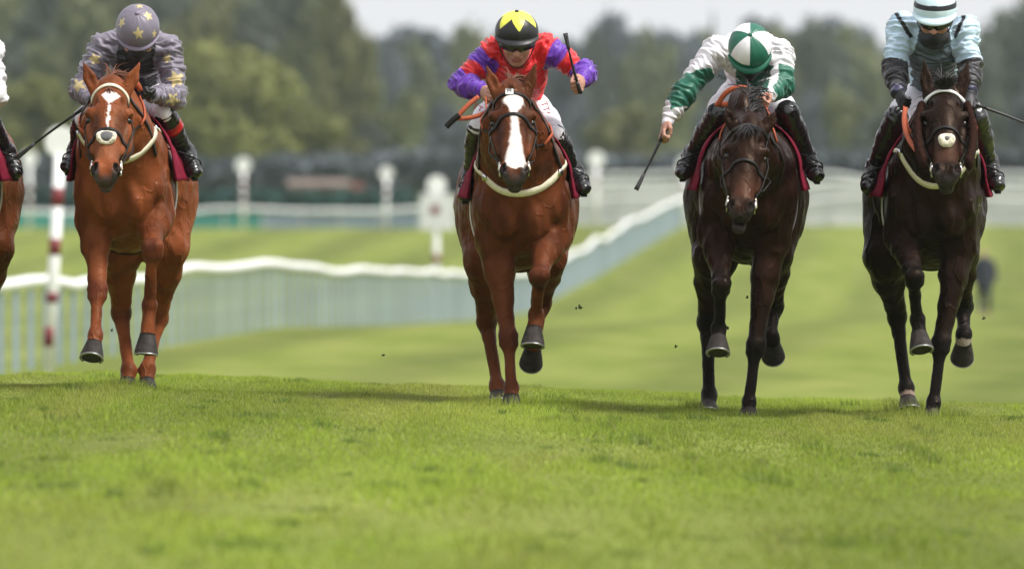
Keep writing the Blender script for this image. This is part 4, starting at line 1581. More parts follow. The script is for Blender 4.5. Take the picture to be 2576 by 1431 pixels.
def hand_sdf(S, wr, fist, grip, back, side):
    """closed hand: wr wrist, fist centre of the knuckles, grip axis held, back of the hand direction, thumb side"""
    d = unit(fist - wr)
    g = unit(grip - d * (grip @ d))
    n = unit(np.cross(d, g))
    if n @ back < 0:
        n = -n
    pc = wr + d * .050
    R = np.stack([g, d, n])
    S.ell(pc, np.array([.040, .046, .019]), .012, R)
    S.cone(wr - d * .02, wr + d * .03, .025, .028, .015, (n, .8))
    for k, (o, l) in enumerate(((-.032, .92), (-.011, 1.0), (.011, .97), (.031, .82))):
        b0 = pc + d * .034 + g * o * side + n * .004
        b1 = b0 + (d * .030 - n * .012) * l
        b2 = b1 + (-n * .030 + d * .002) * l
        b3 = b2 + (-d * .026 - n * .002) * l
        S.chain([b0, b1, b2, b3], [.0102, .0105, .0098, .0085], .005)
    t0 = pc - d * .018 - g * .034 * side - n * .006
    t1 = t0 + d * .030 - g * .016 * side - n * .016
    t2 = t1 + d * .026 + g * .012 * side - n * .016
    S.chain([t0, t1, t2], [.014, .0115, .0095], .006)

def closest_bone(v, bones):
    best = np.full(len(v), 1e9)
    bi = np.zeros(len(v), int)
    tt = np.zeros(len(v))
    for k, (a, b, r) in enumerate(bones):
        ba = b - a
        t = np.clip(((v - a) @ ba) / (ba @ ba), 0, 1)
        d = np.linalg.norm(v - a - t[:, None] * ba, axis=1) - r
        m = d < best
        best[m], bi[m], tt[m] = d[m], k, t[m]
    return bi, tt

def fold(v, nrm, bones, bi, amp, seed):
    ax = np.array([unit(b - a) for a, b, r in bones])[bi]
    s = (v * ax).sum(1)
    q = v * 9 + ax * (s * 42)[:, None] + 1.8 * (fbm(v * 14, seed, 2) - .5)[:, None]
    n = vnoise(q, seed)
    rid = (1 - np.abs(2 * n - 1)) ** 1.6
    q2 = v * 16 + ax * (s * 20)[:, None]
    return v + nrm * (amp * (rid - .55) + amp * .5 * (vnoise(q2, seed + 5) - .5))[:, None]

def star5(dx, dy, r, rot=0.0):
    a = np.arctan2(dx, dy) + rot
    d = np.hypot(dx, dy)
    k = np.abs(((a / (2 * np.pi / 5)) % 1) - .5) * 2      # 1 at the points
    return d < r * (.42 + .58 * k ** 1.3)

def jockey(J):
    D0 = J.get('d0', 0)
    sx = J.get('shift', 0)
    Q = lambda q: P(q[0] + sx, q[1], q[2] + D0)
    vox = J.get('vox', .006)
    pel, wai, che, nec = Q(J['pel']), Q(J['wai']), Q(J['che']), Q(J['nec'])
    sh = {-1: Q(J['shL']), 1: Q(J['shR'])}
    el = {-1: Q(J['elL']), 1: Q(J['elR'])}
    wr = {-1: Q(J['wrL']), 1: Q(J['wrR'])}
    hd = {-1: Q(J['haL']), 1: Q(J['haR'])}
    kn = {-1: Q(J['knL']), 1: Q(J['knR'])}
    an = {-1: Q(J['anL']), 1: Q(J['anR'])}
    to = {-1: Q(J['toL']), 1: Q(J['toR'])}
    hip = {g: pel + np.array([g * .085, -.04, -.02]) for g in (-1, 1)}
    Fh = Fr(Q(J['head']), J['pitch'], J.get('yaw', 0), J.get('hroll', 0))
    base = Q((J['pel'][0], 1005, 200))
    base[2] = float(zground(base[0], base[1]))
    root = empty('person', base, J['label'], 'person', 'jockeys riding the racehorses')
    off = base
    # ---------------- body (skin): one continuous figure
    S = SDF(vox)
    S.chain([pel, wai, che, nec], [.115, .100, .115, .06], .05)
    S.cone(nec, Fh.p(0, -22, -8), .055, .055, .03)
    S.ell(Fh.p(0, 2, -4), np.array([40, 47, 50]) * K, .02, Fh.R)
    S.ell(Fh.p(0, -30, 12), np.array([33, 40, 34]) * K, .02, Fh.R)
    S.ell(Fh.p(0, -60, 26), np.array([17, 13, 15]) * K, .02, Fh.R)
    S.cone(Fh.p(0, -14, 45), Fh.p(0, -32, 55), 5 * K, 7.5 * K, .008)
    for g in (-1, 1):
        S.ell(Fh.p(g * 7, -33, 49), np.array([5, 4.5, 5]) * K, .005, Fh.R)
        S.ell(Fh.p(g * 21, -28, 34), np.array([13, 11, 11]) * K, .012, Fh.R)       # cheek
        S.ell(Fh.p(g * 17, -12, 45), np.array([9, 6, 6]) * K, .008, Fh.R, 'sub')   # eye hollow
        S.ell(Fh.p(g * 17, -13, 39), np.array([7, 5.5, 6]) * K, .004, Fh.R)        # eyeball and lid
        S.ell(Fh.p(g * 39, -16, -6), np.array([4, 13, 8]) * K, .006, Fh.R)         # ear
        S.cone(Fh.p(g * 3, -3.5, 47), Fh.p(g * 26, -3, 37), 5 * K, 4 * K, .01)     # brow
    S.cone(Fh.p(-10, -46, 42), Fh.p(10, -46, 42), 4.2 * K, 4.2 * K, .006)          # lips
    S.cone(Fh.p(-9, -52, 41), Fh.p(9, -52, 41), 4.2 * K, 4.2 * K, .006)
    S.cone(Fh.p(-10, -49, 49), Fh.p(10, -49, 49), 1.6 * K, 1.6 * K, .003, None, 'sub')
    for g in (-1, 1):
        S.cone(che + (sh[g] - che) * .4, sh[g], .075, .055, .04)
        S.chain([sh[g], el[g], wr[g]], [.048, .038, .026], .02)
        S.chain([hip[g], kn[g], an[g], to[g]], [.075, .038, .030, .024], .03)
        grip = unit(np.array(J['grip'][0 if g < 0 else 1], float))
        hand_sdf(S, wr[g], hd[g], grip, np.array(J.get('back', (0, -.6, .8)), float), J.get('thumb', (1, -1))[0 if g < 0 else 1])
    S.build()
    v, f = S.mesh()
    v = relax(v, f, 1, .4)
    c = np.ones((len(v), 3)) * np.array(J.get('skin', (.47, .235, .165)))
    c = c * (.9 + .2 * fbm(v * 30, 3, 2))[:, None]
    q = (v - Fh.c) / K
    ur, uu, uf = q @ Fh.r, q @ Fh.u, q @ Fh.f
    face = (uf > 20)
    c = mixc(c, (.36, .10, .085), face & (np.abs(uu + 49) < 6) & (np.abs(ur) < 14))
    c = mixc(c, (.26, .16, .12), face * (uu < -42) * .25)
    for g in (-1, 1):
        if J.get('gloves', (0, 0))[0 if g < 0 else 1]:
            ax = unit(wr[g] - el[g])
            c = mixc(c, (.011, .011, .013), ((v - wr[g]) @ ax > -.015) & (np.linalg.norm(v - hd[g], axis=1) < .16))
    m = mat('skin_' + J['key'], attr=True, rough=.5, noise=.06, nscale=30, spec=.4)
    obj('body', mesh_data('person_body', v - off, f, c), m, root)
    # ---------------- silks
    S = SDF(vox)
    S.chain([pel + (wai - pel) * .35, wai, che], [.135, .128, .150], .06, (np.array([0, 0, 1.]), .88))
    S.ell(che * .55 + wai * .45 + np.array([0, .02, J.get('hump', .035)]), np.array([.150, .20, .10]), .06)
    S.cone(che, nec, .135, .070, .05)
    for g in (-1, 1):
        S.cone(che + (sh[g] - che) * .35, sh[g], .098, .078, .05)
        cuff = wr[g] - unit(wr[g] - el[g]) * .004
        m1 = sh[g] * .5 + el[g] * .5
        m2 = el[g] * .55 + cuff * .45
        S.chain([sh[g], m1, el[g], m2, cuff], [.076, .066, .060, .055, .036], .03)
        S.ell(el[g] + np.array([0, 0, -.006]), np.array([.060, .060, .060]), .03)
    S.build()
    v, f = S.mesh()
    bones = [(pel, che, .13)]
    for g in (-1, 1):
        bones += [(sh[g], el[g], .062), (el[g], wr[g], .045)]
    bi, tt = closest_bone(v, bones)
    nr = vnormals(v, f)
    v2 = fold(v, nr, bones, bi, .026, 11 + len(J['key']))
    v2 = relax(v2, f, 1, .3)
    pxv = 1288 + v[:, 0] * FOC / v[:, 1] - sx
    pyv = 450 + (CAM_H - v[:, 2]) * FOC / v[:, 1]
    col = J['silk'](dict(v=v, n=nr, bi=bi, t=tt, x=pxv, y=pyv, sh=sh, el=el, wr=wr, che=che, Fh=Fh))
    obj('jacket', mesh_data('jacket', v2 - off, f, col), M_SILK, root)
    for g in (-1, 1):       # cuffs
        ax = unit(wr[g] - el[g])
        S = SDF(.005)
        S.cone(wr[g] - ax * .012, wr[g] + ax * .010, .034, .031, .008)
        S.build(); v, f = S.mesh()
        b = obj('cuff', mesh_data('cuff', v - off, f), J.get('cuffmat', M_BREECH), root)
    # collar
    S = SDF(.006)
    ax = unit(Fh.p(0, -30, 0) - nec)
    for t in np.linspace(0, 2 * math.pi, 15)[:-1]:
        e1 = unit(np.cross(ax, XA)); e2 = np.cross(ax, e1)
        S.ell(nec + ax * .035 + .062 * (math.cos(t) * e1 + math.sin(t) * e2), np.array([.022, .022, .026]), .012)
    S.build(); v, f = S.mesh()
    obj('collar', mesh_data('collar', v - off, f), J.get('collarmat', M_BLACK), root)
    # ---------------- breeches
    S = SDF(vox)
    S.chain([wai + (pel - wai) * .55, pel], [.112, .130], .05)
    for g in (-1, 1):
        mid = hip[g] * .5 + kn[g] * .5
        S.chain([hip[g], mid, kn[g] * J.get('brk', .86) + mid * (1 - J.get('brk', .86))], [.112, .092, .064], .04)
    S.build(); v, f = S.mesh()
    bones = [(wai, pel, .12)] + [(hip[g], kn[g], .085) for g in (-1, 1)]
    bi, tt = closest_bone(v, bones)
    v = relax(fold(v, vnormals(v, f), bones, bi, .006, 23), f, 1, .3)
    obj('breeches', mesh_data('breeches', v - off, f), J.get('breech', M_BREECH), root)
    # ---------------- boots
    for g in (-1, 1):
        S = SDF(.0055)
        ax = unit(an[g] - kn[g])
        top = kn[g] + ax * J.get('boot_t', -.02)
        calf = kn[g] * .66 + an[g] * .34 + np.array([0, .012, 0])
        S.chain([top, calf, an[g] - ax * .02, an[g]], [.067, .061, .043, .042], .02)
        td = unit(to[g] - an[g])
        heel = an[g] + np.array([0, .035, -.045])
        S.cone(an[g], heel, .044, .034, .03)
        ball = to[g] * .75 + an[g] * .25
        S.cone(heel, ball + np.array([0, 0, -.012]), .036, .040, .03)
        S.cone(an[g], ball, .044, .042, .03)
        S.ell(to[g], np.array([.040, .050, .034]), .03)
        S.build(); v, f = S.mesh()
        bones = [(kn[g], an[g], .05), (an[g], to[g], .04)]
        bi, tt = closest_bone(v, bones)
        nr = vnormals(v, f)
        c = np.ones((len(v), 3)) * np.array((.012, .012, .013))
        if J.get('bootband') is not None and (g > 0):
            s = (v - top) @ ax
            c = mixc(c, J['bootband'], (s > .075) & (s < .15))
        v = relax(fold(v, nr, bones, bi, .009, 31 + g), f, 1, .3)
        bo = obj('boot', mesh_data('boot', v - off, f, c), M_BOOT, root)
        # sole
        b = MB()
        side = unit(np.cross(td, np.array([0, 0, 1.0])))
        dn = unit(np.cross(side, td)); dn = dn if dn[2] < 0 else -dn
        b.ribbon([heel + dn * .028, ball + dn * .034, to[g] + dn * .026 + td * .035], [dn] * 3, [.045, .058, .038], .008)
        b.build('sole', M_SOLEB, bo, off=off)
        # stirrup iron and leather belong with the saddle but move with the foot
        ir = empty('stirrup', (0, 0, 0)); ir.parent = J['horse']['root']
        ho = root_off(J['horse']['root'])
        c0 = ball + dn * .046
        up = np.array([0, .0, 1.0]); up = unit(up - td * (up @ td))
        b = MB()
        arc = [c0 + side * .052 * math.cos(t) + up * (.112 * max(math.sin(t), 0) ** .8) for t in np.linspace(0, math.pi, 17)]
        b.tube(arc, .0045, 6); b.tube([arc[0], arc[-1]], .007, 6)
        b.build('iron', M_IRON, ir, off=ho)
        b = MB()
        tp = arc[8]
        sd = Q((J['pel'][0], 0, 0))
        hs_ = J['horse']
        st = hs_['Q'](hs_['cxc'] + g * 72, hs_.get('wy', hs_['yB'] - 345) + 60, 215)
        b.ribbon([tp, tp * .5 + st * .5 + np.array([g * .02, 0, 0]), st], [XA * g] * 3, .018, .004)
        b.build('leather', M_LEATH, ir, off=ho)
    # ---------------- helmet
    helmet(J, Fh, root, off)
    if J.get('goggles'):
        S = SDF(.005)
        gu = J.get('gog_u', -13)
        for a in np.linspace(-1.15, 1.15, 13):
            S.ell(Fh.p(40 * math.sin(a), gu - 1.5 * math.cos(3 * a), 6 + 44 * math.cos(a)), np.array([8, 10.5, 7]) * K, .010, Fh.R)
        S.build(); v, f = S.mesh()
        obj('goggles', mesh_data('goggles', v - off, f), M_LENS, root)
    if J.get('mask'):
        S = SDF(.006)
        mu = J.get('mask_u', 0)
        S.ell(Fh.p(0, -58 + mu, 12), np.array([37, 26 + mu * .4, 40 + mu * .1]) * K, .02, Fh.R)
        S.cone(Fh.p(0, -46 + mu, 44), Fh.p(0, -64, 38), 13 * K, 12 * K, .02)
        if mu > 10:
            S.ell(Fh.p(0, -32, 42), np.array([18, 20, 22]) * K, .02, Fh.R)
        S.cone(Fh.p(0, -60, 0), nec, .072, .085, .04)
        S.build(); v, f = S.mesh()
        v = v + vnormals(v, f) * (.006 * (fbm(v * 35, 3, 2) - .5))[:, None]
        obj('face_mask', mesh_data('face_mask', v - off, f), M_BLACK, root)
    # chin strap
    b = MB()
    pts = [Fh.p(46 * math.cos(t) * (1 - .25 * abs(math.sin(t))), -10 - 66 * math.sin(t) ** 1.0, 8 + 16 * math.sin(t)) for t in np.linspace(.05, math.pi - .05, 21)]
    b.ribbon(pts, [unit(p - Fh.p(0, -28, 0)) for p in pts], .014, .004); b.build('chin_strap', M_BLACK, root, off=off)
    J.update(root=root, Fh=Fh, shd=sh, eld=el, wrd=wr, hdd=hd, off=off, che_=che, wai_=wai, hip_=hip, kn_=kn, nec_=nec)
    return J

def helmet(J, Fh, root, off):
    n1, n2 = 180, 84
    c = Fh.p(0, 12, -2)
    a, b_, d = 55 * K, 52 * K, 63 * K
    v, cl = [], []
    col = J['cap']
    for i in range(n2 + 1):
        th = math.radians(1 + i * 104.0 / n2)
        for j in range(n1):
            az = 2 * math.pi * j / n1
            cut = 1.0 - .10 * (math.cos(az) > 0) * math.cos(az)
            t = th * cut
            w = 1 + .006 * math.sin(az * 5 + 1) * math.sin(t) + .004 * math.sin(az * 11)
            v.append(c + Fh.r * (a * w * math.sin(t) * math.sin(az)) + Fh.f * (d * w * math.sin(t) * math.cos(az)) + Fh.u * (b_ * w * math.cos(t) * (1 if t < 1.57 else 1.4)))
            cl.append(col(t, az if az <= math.pi else az - 2 * math.pi))
    f = []
    for i in range(n2):
        for j in range(n1):
            j2 = (j + 1) % n1
            f.append((i * n1 + j, (i + 1) * n1 + j, (i + 1) * n1 + j2, i * n1 + j2))
    f.append(tuple(range(n1)))
    me = mesh_data('helmet', np.array(v) - off, f, np.array(cl))
    o = obj('helmet', me, M_HELM, root)
    md = o.modifiers.new('solid', 'SOLIDIFY'); md.thickness = .006; md.offset = -1
    # peak
    v, cl, f = [], [], []
    pk = J.get('pk', 1.0)
    n = 25
    for k, (ex, dz) in enumerate(((.97, 0), (1 + .10 * pk, -3 * pk), (1 + .20 * pk, -8 * pk), (1 + .27 * pk, -13 * pk))):
        for t in np.linspace(-1.25, 1.25, n):
            e = 1 + (ex - 1) * max(math.cos(t * 1.15), 0) ** .8
            v.append(c + Fh.r * (a * e * math.sin(t)) + Fh.f * (d * e * math.cos(t)) + Fh.u * K * (-6 + dz * max(math.cos(t * 1.15), 0)))
            cl.append(J['peak'])
    for i in range(3):
        for j in range(n - 1):
            f.append((i * n + j, i * n + j + 1, (i + 1) * n + j + 1, (i + 1) * n + j))
    p = obj('peak', mesh_data('peak', np.array(v) - off, f, np.array(cl)), M_HELM, o)
    md = p.modifiers.new('solid', 'SOLIDIFY'); md.thickness = .005
    b = MB()
    b.tube([c + Fh.u * (b_ - .002), c + Fh.u * (b_ + .006), c + Fh.u * (b_ + .010)], [.013, .011, .004], 10)
    b.build('button', mat('button_' + J['key'], J['peak'], rough=.5), o, off=off)

def whip(name, pts, label, pad=True):
    pts = bez([np.asarray(p, float) for p in pts], 18)
    root = empty(name, pts[0], label, 'whip', 'riding whips')
    b = MB(); b.tube(pts[:5], [.012, .0125, .0115, .011, .009], 10); b.build('handle', M_WHIP, root)
    b = MB(); b.tube(pts[4:14], np.linspace(.0085, .006, 10), 8); b.build('shaft', M_WHIP, root)
    n = len(pts[13:])
    t = unit(pts[-1] - pts[-2])
    b = MB(); b.ribbon(pts[13:], [np.array([0, -1.0, .2])] * n, np.linspace(.018, .028, n), .010); b.build('pad', M_WHIPF, root)
    return root

def flat_text(s, name, size, centre, right, up, m, parent, off):
    cu = bpy.data.curves.new(name, 'FONT')
    cu.body = s
    cu.size = size
    cu.align_x = 'CENTER'
    cu.align_y = 'CENTER'
    cu.extrude = .0008
    to = bpy.data.objects.new(name, cu)
    COL.objects.link(to)
    dg = bpy.context.evaluated_depsgraph_get()
    me = bpy.data.meshes.new_from_object(to.evaluated_get(dg))
    bpy.data.objects.remove(to)
    r, u = unit(right), unit(up)
    n = np.cross(r, u)
    for vv in me.vertices:
        q = np.array(centre) + r * vv.co.x + u * vv.co.y + n * vv.co.z - np.asarray(off)
        vv.co = q
    me.materials.clear()
    return obj(name, me, m, parent)

# ------------------------------------------------------------------ the field
def ears(du=.215, up=-.17, dw=.03, bu=.118):
    return [((-bu, .02, -.10), (-du, up, dw)), ((bu, .02, -.10), (du, up, dw))]

CHEST = (.180, .050, .017)
CHEST2 = (.108, .031, .0118)
BAY = (.0150, .0058, .0036)
BAYD = (.0115, .0052, .0038)
BLK = (.0055, .0050, .0055)

H1 = dict(key='h1', label='bright chestnut horse with small white star and cream noseband ridden by the starry jockey', cxc=308, cxh=343, yB=648,
    poll=(278, 205, -230), muz=(264, 447, -425), ear=ears(.232, -.19, .02, .125), coat=CHEST, mark='star', smoke=(.07, .024, .010), muzzle=(.055, .045, .045), face=(.19, .075, .038), facew=.5, knee=(.085, .022, .012),
    FL=((240, 560, 70), (245, 735, -40), (240, 843, -110), (236, 866, -125), (231, 900, -143)),
    FR=((390, 540, 70), (384, 628, -130), (376, 768, -80), (371, 845, -92), (368, 886, -98)),
    HL=((305, 625, 560), (305, 787, 690), (324, 932, 630), (321, 958, 612), (320, 988, 600)),
    HR=((418, 620, 560), (398, 800, 690), (371, 929, 630), (369, 958, 612), (369, 988, 600)),
    toe=dict(FL=(0, -1, .1), FR=(0, -1, -.1)), fore_n=14, fore_len=.6,
    brow_mat=M_CREAM, brow_v=.10, brow_tilt=.06, nose_v=.60, rein_to=((226, 262, -20), (352, 236, -30)),
    breast=((205, 338, 0), (300, 478, 0), (412, 326, 0)), girth=M_GIRTH)
H2 = dict(key='h2', label='chestnut horse with broad white blaze ridden by the red and purple jockey', cxc=1310, cxh=1299, yB=692,
    poll=(1287, 214, -230), muz=(1295, 447, -430), ear=ears(.205, -.20, .04, .115), coat=CHEST2, mark='blaze', smoke=(.06, .018, .008), muzzle=(.045, .038, .038), knee=(.060, .016, .010),
    FL=((1246, 600, 70), (1279, 852, 20), (1287, 974, -5), (1286, 1000, -15), (1286, 1030, -25)),
    FR=((1385, 595, 70), (1357, 697, -120), (1349, 790, -10), (1343, 828, -20), (1340, 867, -32)),
    HL=((1225, 655, 560), (1224, 808, 690), (1251, 970, 640), (1253, 992, 625), (1253, 1014, 612)),
    HR=((1370, 645, 540), (1362, 762, 650), (1346, 855, 595), (1341, 874, 592), (1337, 902, 626)),
    toe=dict(FR=(0, -1, -.05)), fore_n=18, fore_len=.5, fore_v=.1, fore_z=.5,
    nose_v=.43, rein_to=((1224, 246, -25), (1338, 300, 40)),
    breast=((1206, 446, 0), (1300, 532, 0), (1430, 434, 0)), girth=M_GIRTH, cheek_mat=M_LEATH)
H3 = dict(key='h3', label='dark bay horse with lowered head and open mouth ridden by the green and white jockey', cxc=1886, cxh=1877, yB=672,
    poll=(1886, 300, -250), muz=(1862, 543, -415), roll=-.06, ear=ears(.215, -.12, -.03, .135), coat=BAY, points=BLK, face=(.085, .035, .022), muzzle=(.028, .024, .024), gap=.05, wy=310, crest=(1868, 266, -80, 34, 44, 95),
    FL=((1805, 585, 70), (1815, 722, -100), (1808, 826, -30), (1807, 851, -42), (1806, 887, -60)),
    FR=((1938, 605, 70), (1901, 872, 10), (1884, 1010, 0), (1883, 1034, -8), (1883, 1062, -18)),
    HL=((1800, 645, 560), (1779, 808, 690), (1784, 993, 640), (1782, 1016, 622), (1781, 1040, 606)),
    HR=((1938, 635, 540), (1945, 770, 680), (1940, 848, 630), (1942, 862, 630), (1944, 884, 658)),
    nose_v=.53, brow_v=.09, rein_to=((1838, 262, 20), (1911, 266, -25)), girth=M_GIRTHV, mane_len=1.0, mane_n=260, fore_n=120, fore_len=1.1, fore_v=.5, fore_u=0, cloth_d0=45)
H4 = dict(key='h4', label='near black horse with cream noseband and fleece cheekpieces ridden by the pale blue jockey', cxc=2352, cxh=2325, yB=688,
    poll=(2376, 214, -230), muz=(2382, 450, -430), ear=[((-.128, .03, -.10), (-.165, -.25, .03)), ((.128, .03, -.10), (.20, -.24, .04))], coat=BAYD, points=BLK, face=(.07, .03, .019), muzzle=(.032, .028, .028),
    FL=((2272, 590, 70), (2298, 702, -110), (2308, 805, -40), (2312, 840, -50), (2318, 880, -70)),
    FR=((2415, 605, 70), (2367, 866, 10), (2349, 1012, 0), (2345, 1036, -8), (2343, 1062, -18)),
    HL=((2230, 645, 560), (2256, 795, 690), (2280, 977, 635), (2284, 1003, 618), (2287, 1030, 604)),
    HR=((2405, 630, 540), (2422, 768, 680), (2425, 843, 630), (2424, 862, 630), (2421, 888, 660)),
    socks=dict(HL=(.22, .16, .13), HR=(.30, .25, .21)),
    brow_mat=M_GIRTH, brow_v=.085, nose_v=.56, rein_to=((2274, 268, -15), (2436, 268, -15)),
    breast=((2250, 384, 0), (2346, 548, 0), (2446, 388, 0)), girth=M_GIRTH, mane_len=1.2, mane_n=240, fore_n=300, fore_len=.75, fore_v=-.15, fore_u=-.1, fore_z=.25, flare=.045)
def shifted(h, dx, **kw):
    o = {}
    for k, v in h.items():
        if k in ('poll', 'muz'):
            v = (v[0] + dx, *v[1:])
        elif k in ('FL', 'FR', 'HL', 'HR', 'rein_to', 'breast'):
            v = tuple((q[0] + dx, *q[1:]) for q in v)
        elif k in ('cxc', 'cxh'):
            v = v + dx
        o[k] = v
    o.update(kw)
    return o
H5 = shifted(H1, -440, key='h5', label='brown horse mostly cut off by the left edge of the picture', coat=(.115, .034, .012), vox=.012, mane_n=60)

# ---- silks
def ones(n, c):
    return np.ones((n, 3)) * np.array(c, float)

def silk1(a):
    c = ones(len(a['v']), (.170, .152, .195))
    for x, y, r, ro in ((239, 150, 16, .2), (199, 216, 19, .5), (441, 200, 23, .3), (434, 250, 18, .7), (420, 148, 13, .6)):
        m = star5(a['x'] - x, y - a['y'], r, ro) & (a['n'][:, 1] < .3)
        c = mixc(c, (.50, .40, .19), m)
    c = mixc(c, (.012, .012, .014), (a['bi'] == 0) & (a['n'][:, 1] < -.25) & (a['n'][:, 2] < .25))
    return c

def silk2(a):
    R, Pu = (.62, .010, .014), (.115, .022, .36)
    c = ones(len(a['v']), R)
    up = (a['bi'] == 1) | (a['bi'] == 3)
    fo = (a['bi'] == 2) | (a['bi'] == 4)
    t = a['t'] + .03 * np.sin(a['v'][:, 0] * 60)
    c = mixc(c, Pu, up & (t > .16) & (t < .48))
    c = mixc(c, Pu, up & (t > .80))
    c = mixc(c, Pu, fo)
    return c

def silk3(a):
    W, G = (.74, .73, .76), (.012, .120, .075)
    c = ones(len(a['v']), W)
    up = (a['bi'] == 1) | (a['bi'] == 3)
    fo = (a['bi'] == 2) | (a['bi'] == 4)
    nz = a['n'][:, 2]
    nx = a['n'][:, 0]
    left = a['bi'] <= 2
    c = mixc(c, G, up & left & (a['t'] > .42 + .30 * sstep(-.2, .8, nz - .4 * nx)))
    c = mixc(c, G, fo & left & (a['t'] < .80 - .55 * np.abs(nx * .8 + nz * .2)))
    c = mixc(c, G, (a['bi'] == 3) & (a['t'] > .55) & (nx > -.2))
    c = mixc(c, G, (a['bi'] == 4) & (nx > .25) & (a['t'] < .8))
    b0 = a['bi'] == 0
    c = mixc(c, G, b0 & (((a['x'] - 1815) / 20) ** 2 + ((a['y'] - 120) / 42) ** 2 < 1))
    c = mixc(c, G, b0 & (((a['x'] - 1958) / 10) ** 2 + ((a['y'] - 92) / 16) ** 2 < 1))
    c = mixc(c, G, (a['n'][:, 1] < 0) & (np.abs(a['x'] - 1890) < 56 - .25 * (a['y'] - 165)) & (a['y'] > 165) & (a['x'] > 1852))
    return c

def silk4(a):
    B = (.48, .63, .76)
    c = ones(len(a['v']), B)
    up = (a['bi'] == 1) | (a['bi'] == 3)
    fo = (a['bi'] == 2) | (a['bi'] == 4)
    c = mixc(c, (.014, .014, .018), fo)
    c = mixc(c, (.014, .014, .018), up & (a['t'] > .86))
    b0 = (a['bi'] == 0)
    fr = a['n'][:, 1] < -.1
    c = mixc(c, (.070, .095, .105), b0 & fr & (np.abs(a['x'] - 2345) < 56) & (a['y'] > 62))
    for x0, y0, x1, y1 in ((2252, 32, 2292, 92), (2424, 42, 2404, 92)):
        t = np.clip(((a['x'] - x0) * (x1 - x0) + (a['y'] - y0) * (y1 - y0)) / ((x1 - x0) ** 2 + (y1 - y0) ** 2), 0, 1)
        d = np.hypot(a['x'] - x0 - t * (x1 - x0), a['y'] - y0 - t * (y1 - y0))
        c = mixc(c, (.014, .014, .018), (d < 5) & (a['n'][:, 1] < .2))
    c = mixc(c, (.02, .02, .06), fo & (a['t'] > .90))
    return c

def silk5(a):
    return ones(len(a['v']), (.72, .72, .74))

def cap1(t, az):
    x, y = t * math.sin(az), t * math.cos(az)
    for th, a, r, ro in ((50, -72, .27, .3), (31, 88, .26, .1), (52, 5, .30, .5), (75, 55, .22, .2), (30, 170, .22, .4)):
        th, a = math.radians(th), math.radians(a)
        if star5(np.array([x - th * math.sin(a)]), np.array([y - th * math.cos(a)]), r, ro)[0]:
            return (.50, .40, .19)
    if t > 1.50:
        return (.16, .14, .19)
    return (.165, .148, .190)

def cap2(t, az):
    k = abs(((az - .12) / (2 * math.pi / 6)) % 1 - .5) * 2
    return (.80, .80, .09) if t < math.radians(36 + 36 * k ** 1.1) else (.014, .014, .015)

def cap3(t, az):
    s = int(math.floor((az + math.pi) / (math.pi / 3)))
    if t > 1.45:
        return (.012, .120, .075)
    return (.012, .120, .075) if s % 2 else (.74, .73, .76)

def cap4(t, az):
    d = math.degrees(t) + 3 * math.cos(2 * az)
    return (.014, .014, .018) if (30 < d < 43 or 64 < d < 78) else (.55, .70, .76)

def cap5(t, az):
    return (.72, .72, .74)

M_PURPC = mat('purple_cuff', (.115, .022, .36), rough=.5)
M_GREENC = mat('green_collar', (.012, .115, .072), rough=.6, noise=.1, nscale=30)
M_LAVC = mat('black_collar', (.012, .012, .014), rough=.7)
J1 = dict(key='j1', label='person in lavender silks and cap with gold stars crouched low on the bright chestnut horse', horse=H1,
    pel=(345, 240, 430), wai=(347, 160, 320), che=(346, 125, 200), nec=(347, 108, 130), head=(347, 78, 70), pitch=50, hump=.06, pk=.45,
    shL=(262, 120, 170), elL=(206, 222, 140), wrL=(232, 250, 10), haL=(238, 262, -30), shR=(424, 128, 170), elR=(441, 240, 130), wrR=(382, 240, 5), haR=(356, 230, -35),
    knL=(212, 300, 130), anL=(194, 378, 255), toL=(172, 420, 205), knR=(412, 286, 130), anR=(468, 384, 255), toR=(490, 434, 205),
    grip=((.6, -.3, .6), (.5, -.4, .6)), gloves=(1, 1), silk=silk1, cap=cap1, peak=(.20, .17, .24), mask=True, mask_u=26, goggles=True, cuffmat=M_BLACK, collarmat=M_LAVC, bootband=(.36, .010, .014), boot_t=.010, brk=1.0)
J2 = dict(key='j2', label='person in red and purple hooped silks with black and yellow cap raising a whip', horse=H2,
    pel=(1300, 270, 430), wai=(1300, 220, 330), che=(1303, 178, 190), nec=(1303, 148, 130), head=(1300, 92, 78), pitch=17, hump=.0,
    shL=(1240, 132, 160), elL=(1160, 212, 140), wrL=(1214, 228, 15), haL=(1228, 236, -25), shR=(1372, 124, 160), elR=(1470, 182, 130), wrR=(1464, 200, 30), haR=(1458, 216, -10),
    knL=(1204, 322, 150), anL=(1186, 440, 275), toL=(1170, 492, 220), knR=(1394, 338, 150), anR=(1440, 424, 270), toR=(1468, 474, 210),
    grip=((.4, -.6, .6), (-.2, .1, 1)), back=(0, -.9, .5), silk=silk2, cap=cap2, peak=(.014, .014, .015), goggles=True, gog_u=-16, brk=1.0, boot_t=.01, cuffmat=M_PURPC, collarmat=mat('red_collar', (.5, .008, .012), rough=.6))
